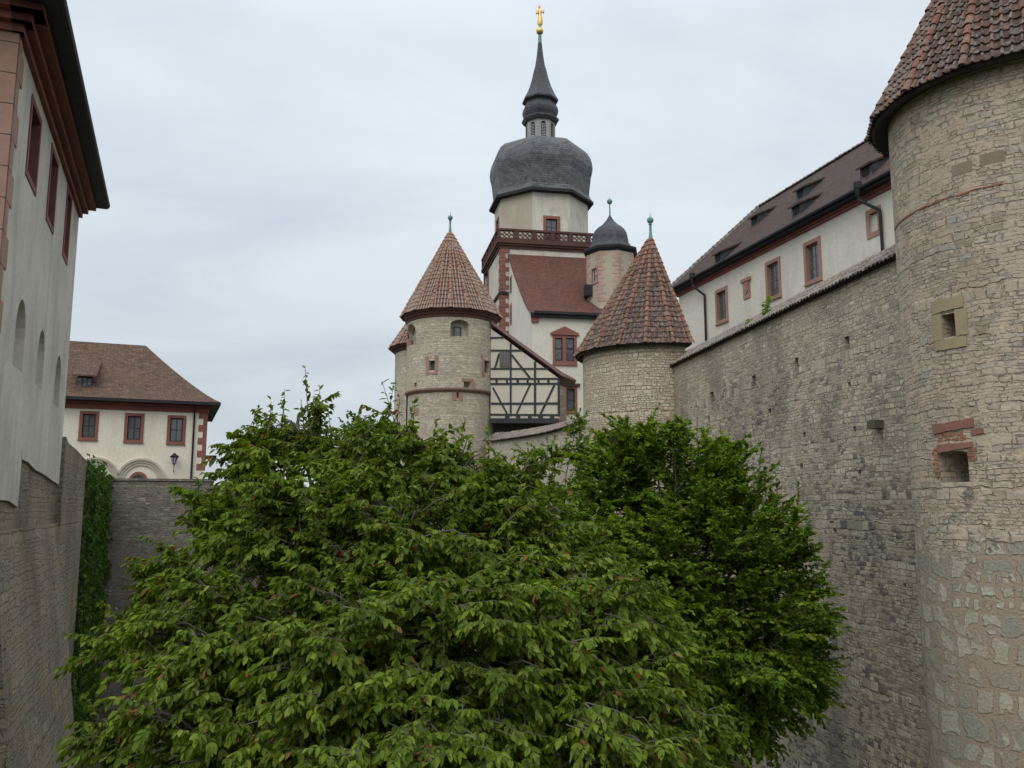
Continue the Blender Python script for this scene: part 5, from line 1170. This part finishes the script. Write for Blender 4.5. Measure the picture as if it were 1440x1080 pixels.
T1 = [(420,610,14,62),(365,650,14.5,58),(350,612,14.4,28),(500,665,13.6,80),(590,640,14,56),(645,670,13.5,66),(420,730,13,120),(560,770,12.5,140),(700,770,13,100),(790,780,13.4,62),(318,735,14,66),(235,825,13.6,62),(280,840,13,80),(182,915,13.2,58),(320,900,11.6,140),(500,930,11,160),(680,920,11,160),(810,880,12,115),(900,950,12,88),(960,1025,11.6,62),(160,1030,12.6,56),(300,1050,10.6,150),(600,1080,10.2,190),(850,1050,10.8,140),(430,1110,10.2,180),(740,660,13.5,28),(560,612,14.2,38),(690,715,13.2,60),(860,830,12.6,50),(930,880,12.4,40),(765,725,13.2,66),(835,800,12.9,58),(725,690,13.4,50),(236,800,13.6,42),(288,705,14,38),(615,668,13.8,58),(900,850,12.8,46)]
SPR = [(437,515,14,1.0),(398,547,14.2,.8),(345,572,14.4,.6),(470,565,13.8,.9),(543,537,14.1,.95),(567,533,14.1,1.1),(556,560,14.2,.9),(500,575,13.7,.7),(415,560,14,.8),(640,588,13.6,.9),(655,610,13.5,.8),(690,600,13.4,.9),(713,650,13.5,.7),(380,565,14.3,.7),(335,610,14.5,.6),(292,700,14,.6),(600,590,13.9,.9),(745,640,13.4,.6),(780,680,13.3,.7),(835,720,13.2,.6),(620,600,13.9,1.0),(675,625,13.6,.9),(452,545,14,1.0),(528,575,14,.9),(365,590,14.3,.8),(405,575,14.1,.9),(350,600,14.4,.7),(480,590,13.8,.9),(590,575,14,1.0),(575,600,13.9,.9),(435,560,14,1.0),(580,560,14.1,1.0)]
K.append(tree('cherry_tree', 'large broad cherry tree with drooping leaves, some turned red, filling the foreground', (-2.0, 13.4, 0), T1, .104, .049, M['cherry_leaf'], .62, 32, 104, hang=.8, airy=.5, airy_y=655, sprigs=SPR, trunk_r=.2))
T2 = [(922,640,25,60),(872,650,24.6,60),(842,700,24.2,70),(952,690,24.6,95),(1006,660,25,55),(1046,690,25.4,55),(1061,750,25.2,80),(992,790,24,120),(1106,790,25.6,58),(1096,860,25.2,85),(1136,880,25.8,42),(892,790,23.6,110),(1016,900,24,130),(932,900,23.6,110),(1096,940,24.8,78),(1136,950,25.2,40),(852,880,24,90),(1046,985,24.2,85),(952,1010,24,110),(792,740,25,60),(812,820,25,80),(872,620,25.5,34),(772,800,25,70),(1026,630,25.2,18),(947,605,25.2,24)]
S2 = [(950,588,25,1.0),(918,600,25,.8),(1062,628,25.3,1.2),(1050,634,25.3,1.1),(1092,655,25.5,1.0),(880,605,25,.9),(985,618,25,.8),(1120,680,25.7,.8),(845,640,24.5,.9),(1005,622,25,.7)]
K.append(tree('hornbeam_tree', 'dense bright green small leaved tree growing beside the tall curtain wall', (5.0, 24.6, 0), T2, .125, .078, M['hornbeam_leaf'], .75, 30, 40, droop=.2, sprigs=S2, trunk_r=.2, hang=.18, shell=.45))
T3 = [(745,650,39,26),(780,640,39,30),(820,635,39,26),(760,690,38.5,40),(800,690,38.5,40),(730,690,39,26),(810,600,39.4,12),(840,650,39,22),(715,660,39,14)]
S3 = [(807,563,39.5,1.4),(770,612,39,1.0),(726,640,39,.9),(795,605,39,1.0),(745,620,39,1.0)]
K.append(tree('young_tree', 'slender young tree with small dark leaves in front of the low curved wall', (2.3, 39, 0), T3, .14, .08, M['hornbeam_leaf'], .8, 24, 14, droop=.2, sprigs=S3, trunk_r=.12, hang=.15))
T4 = [(515,600,56,26),(500,612,56,26),(535,615,56,24),(520,640,56,36),(480,640,56,24)]
K.append(tree('distant_tree', 'pale green rounded tree rising behind the moat wall beside the rear round tower', (P(515,640,56)[0], 56, 0), T4, .2, .12, M['far_leaf'], .9, 22, 14, droop=.2, trunk_r=.15, hang=.15))

def ivy():
    mp, um, u2, zt, z_ = MW; n = 20000
    t = thing('ivy', 'dense dark green ivy covering the side moat wall left of the big tree', 'ivy', (*mp(um+3, 0)[:2], 0))
    ue = hitp(156, 760, LO, LD)[0]
    u = um+(ue-um)*rng.random(n); v = 13*rng.random(n)-1.0
    lim = z_+.12+(zt-z_)*(u-um)/(u2-um)+.12*np.sin(u*2.1)
    left = um+.15*np.sin(v*2); right = ue+.4-1.5*(1+np.sin(v*1.3+1)*.6+.4*np.sin(v*4.1))*rng.random(n)**.5-np.clip(v-9.0, 0, 3)*1.4*rng.random(n)
    ok = (v < lim) & (v > 0) & (u > left) & (u < right); u, v = u[ok], v[ok]; k = len(u)
    d = -.03-.5*rng.random(k)*np.clip(.45+.55*np.sin(u*1.7+v)*np.sin(v*1.9+1), .06, 1)
    pos = np.array([mp(a, b, c) for a, b, c in zip(u, v, d)]); n2 = np.array([LD[1], -LD[0], .35])
    dr = norm(np.array([0, 0, -1.0])+rng.normal(size=(k, 3))*.5+n2*.3); nr = norm(n2+rng.normal(size=(k, 3))*.4)
    sz = rng.uniform(.5, 1.5, k); leaf_mesh('foliage', pos, dr, nr, .14*sz, .13*sz, M['ivy_leaf'], t)
    b = MB()
    for i in range(14):
        u0 = um+.3+(ue-um-1)*i/14; pts = [mp(u0+.25*math.sin(j*1.3+i), j*1.5+.0, -.02) for j in range(8)]; b.tube(pts, [.03-.003*j for j in range(8)], 5)
    b.build('stems', M['bark'], t)
ivy()
def sprout(px, py, h, n, label):
    mp = planemap(WO, WD); u, z = hitp(px, py, WO, WD); p = mp(u, 17.3, .35)
    t = thing('wall_plant', label, 'plant', p, 'plants rooted in the coping')
    pos = []; dr = []; st = MB()
    for i in range(3):
        a = np.array(p)+np.array([.08*i-.1, .12*i-.12, 0]); st.tube([a+np.array([0,0,-.15]), a+np.array([.02,0,h*.5]), a+np.array([.04*i,.03,h*(.7+.15*i)])], [.012,.009,.004], 5)
        for j in range(n):
            f = (j+1)/n; pos.append(a+np.array([.03*f*i, .02, h*f*(.7+.15*i)])); dr.append([rng.normal(), rng.normal(), rng.normal()*.3+.2])
    k = len(pos); st.build('stem', M['twig'], t); leaf_mesh('foliage', np.array(pos), np.array(dr), norm(np.array([[0,0,1.0]])+rng.normal(size=(k,3))*.4), np.full(k,.2), np.full(k,.13), M['sprout_leaf'], t)
sprout(1067, 445, .85, 16, 'tall yellow green seedling growing from the curtain wall coping')
sprout(1043, 460, .22, 8, 'tiny yellow green tuft on the curtain wall coping, lower than its neighbour')
print('leaves', K)
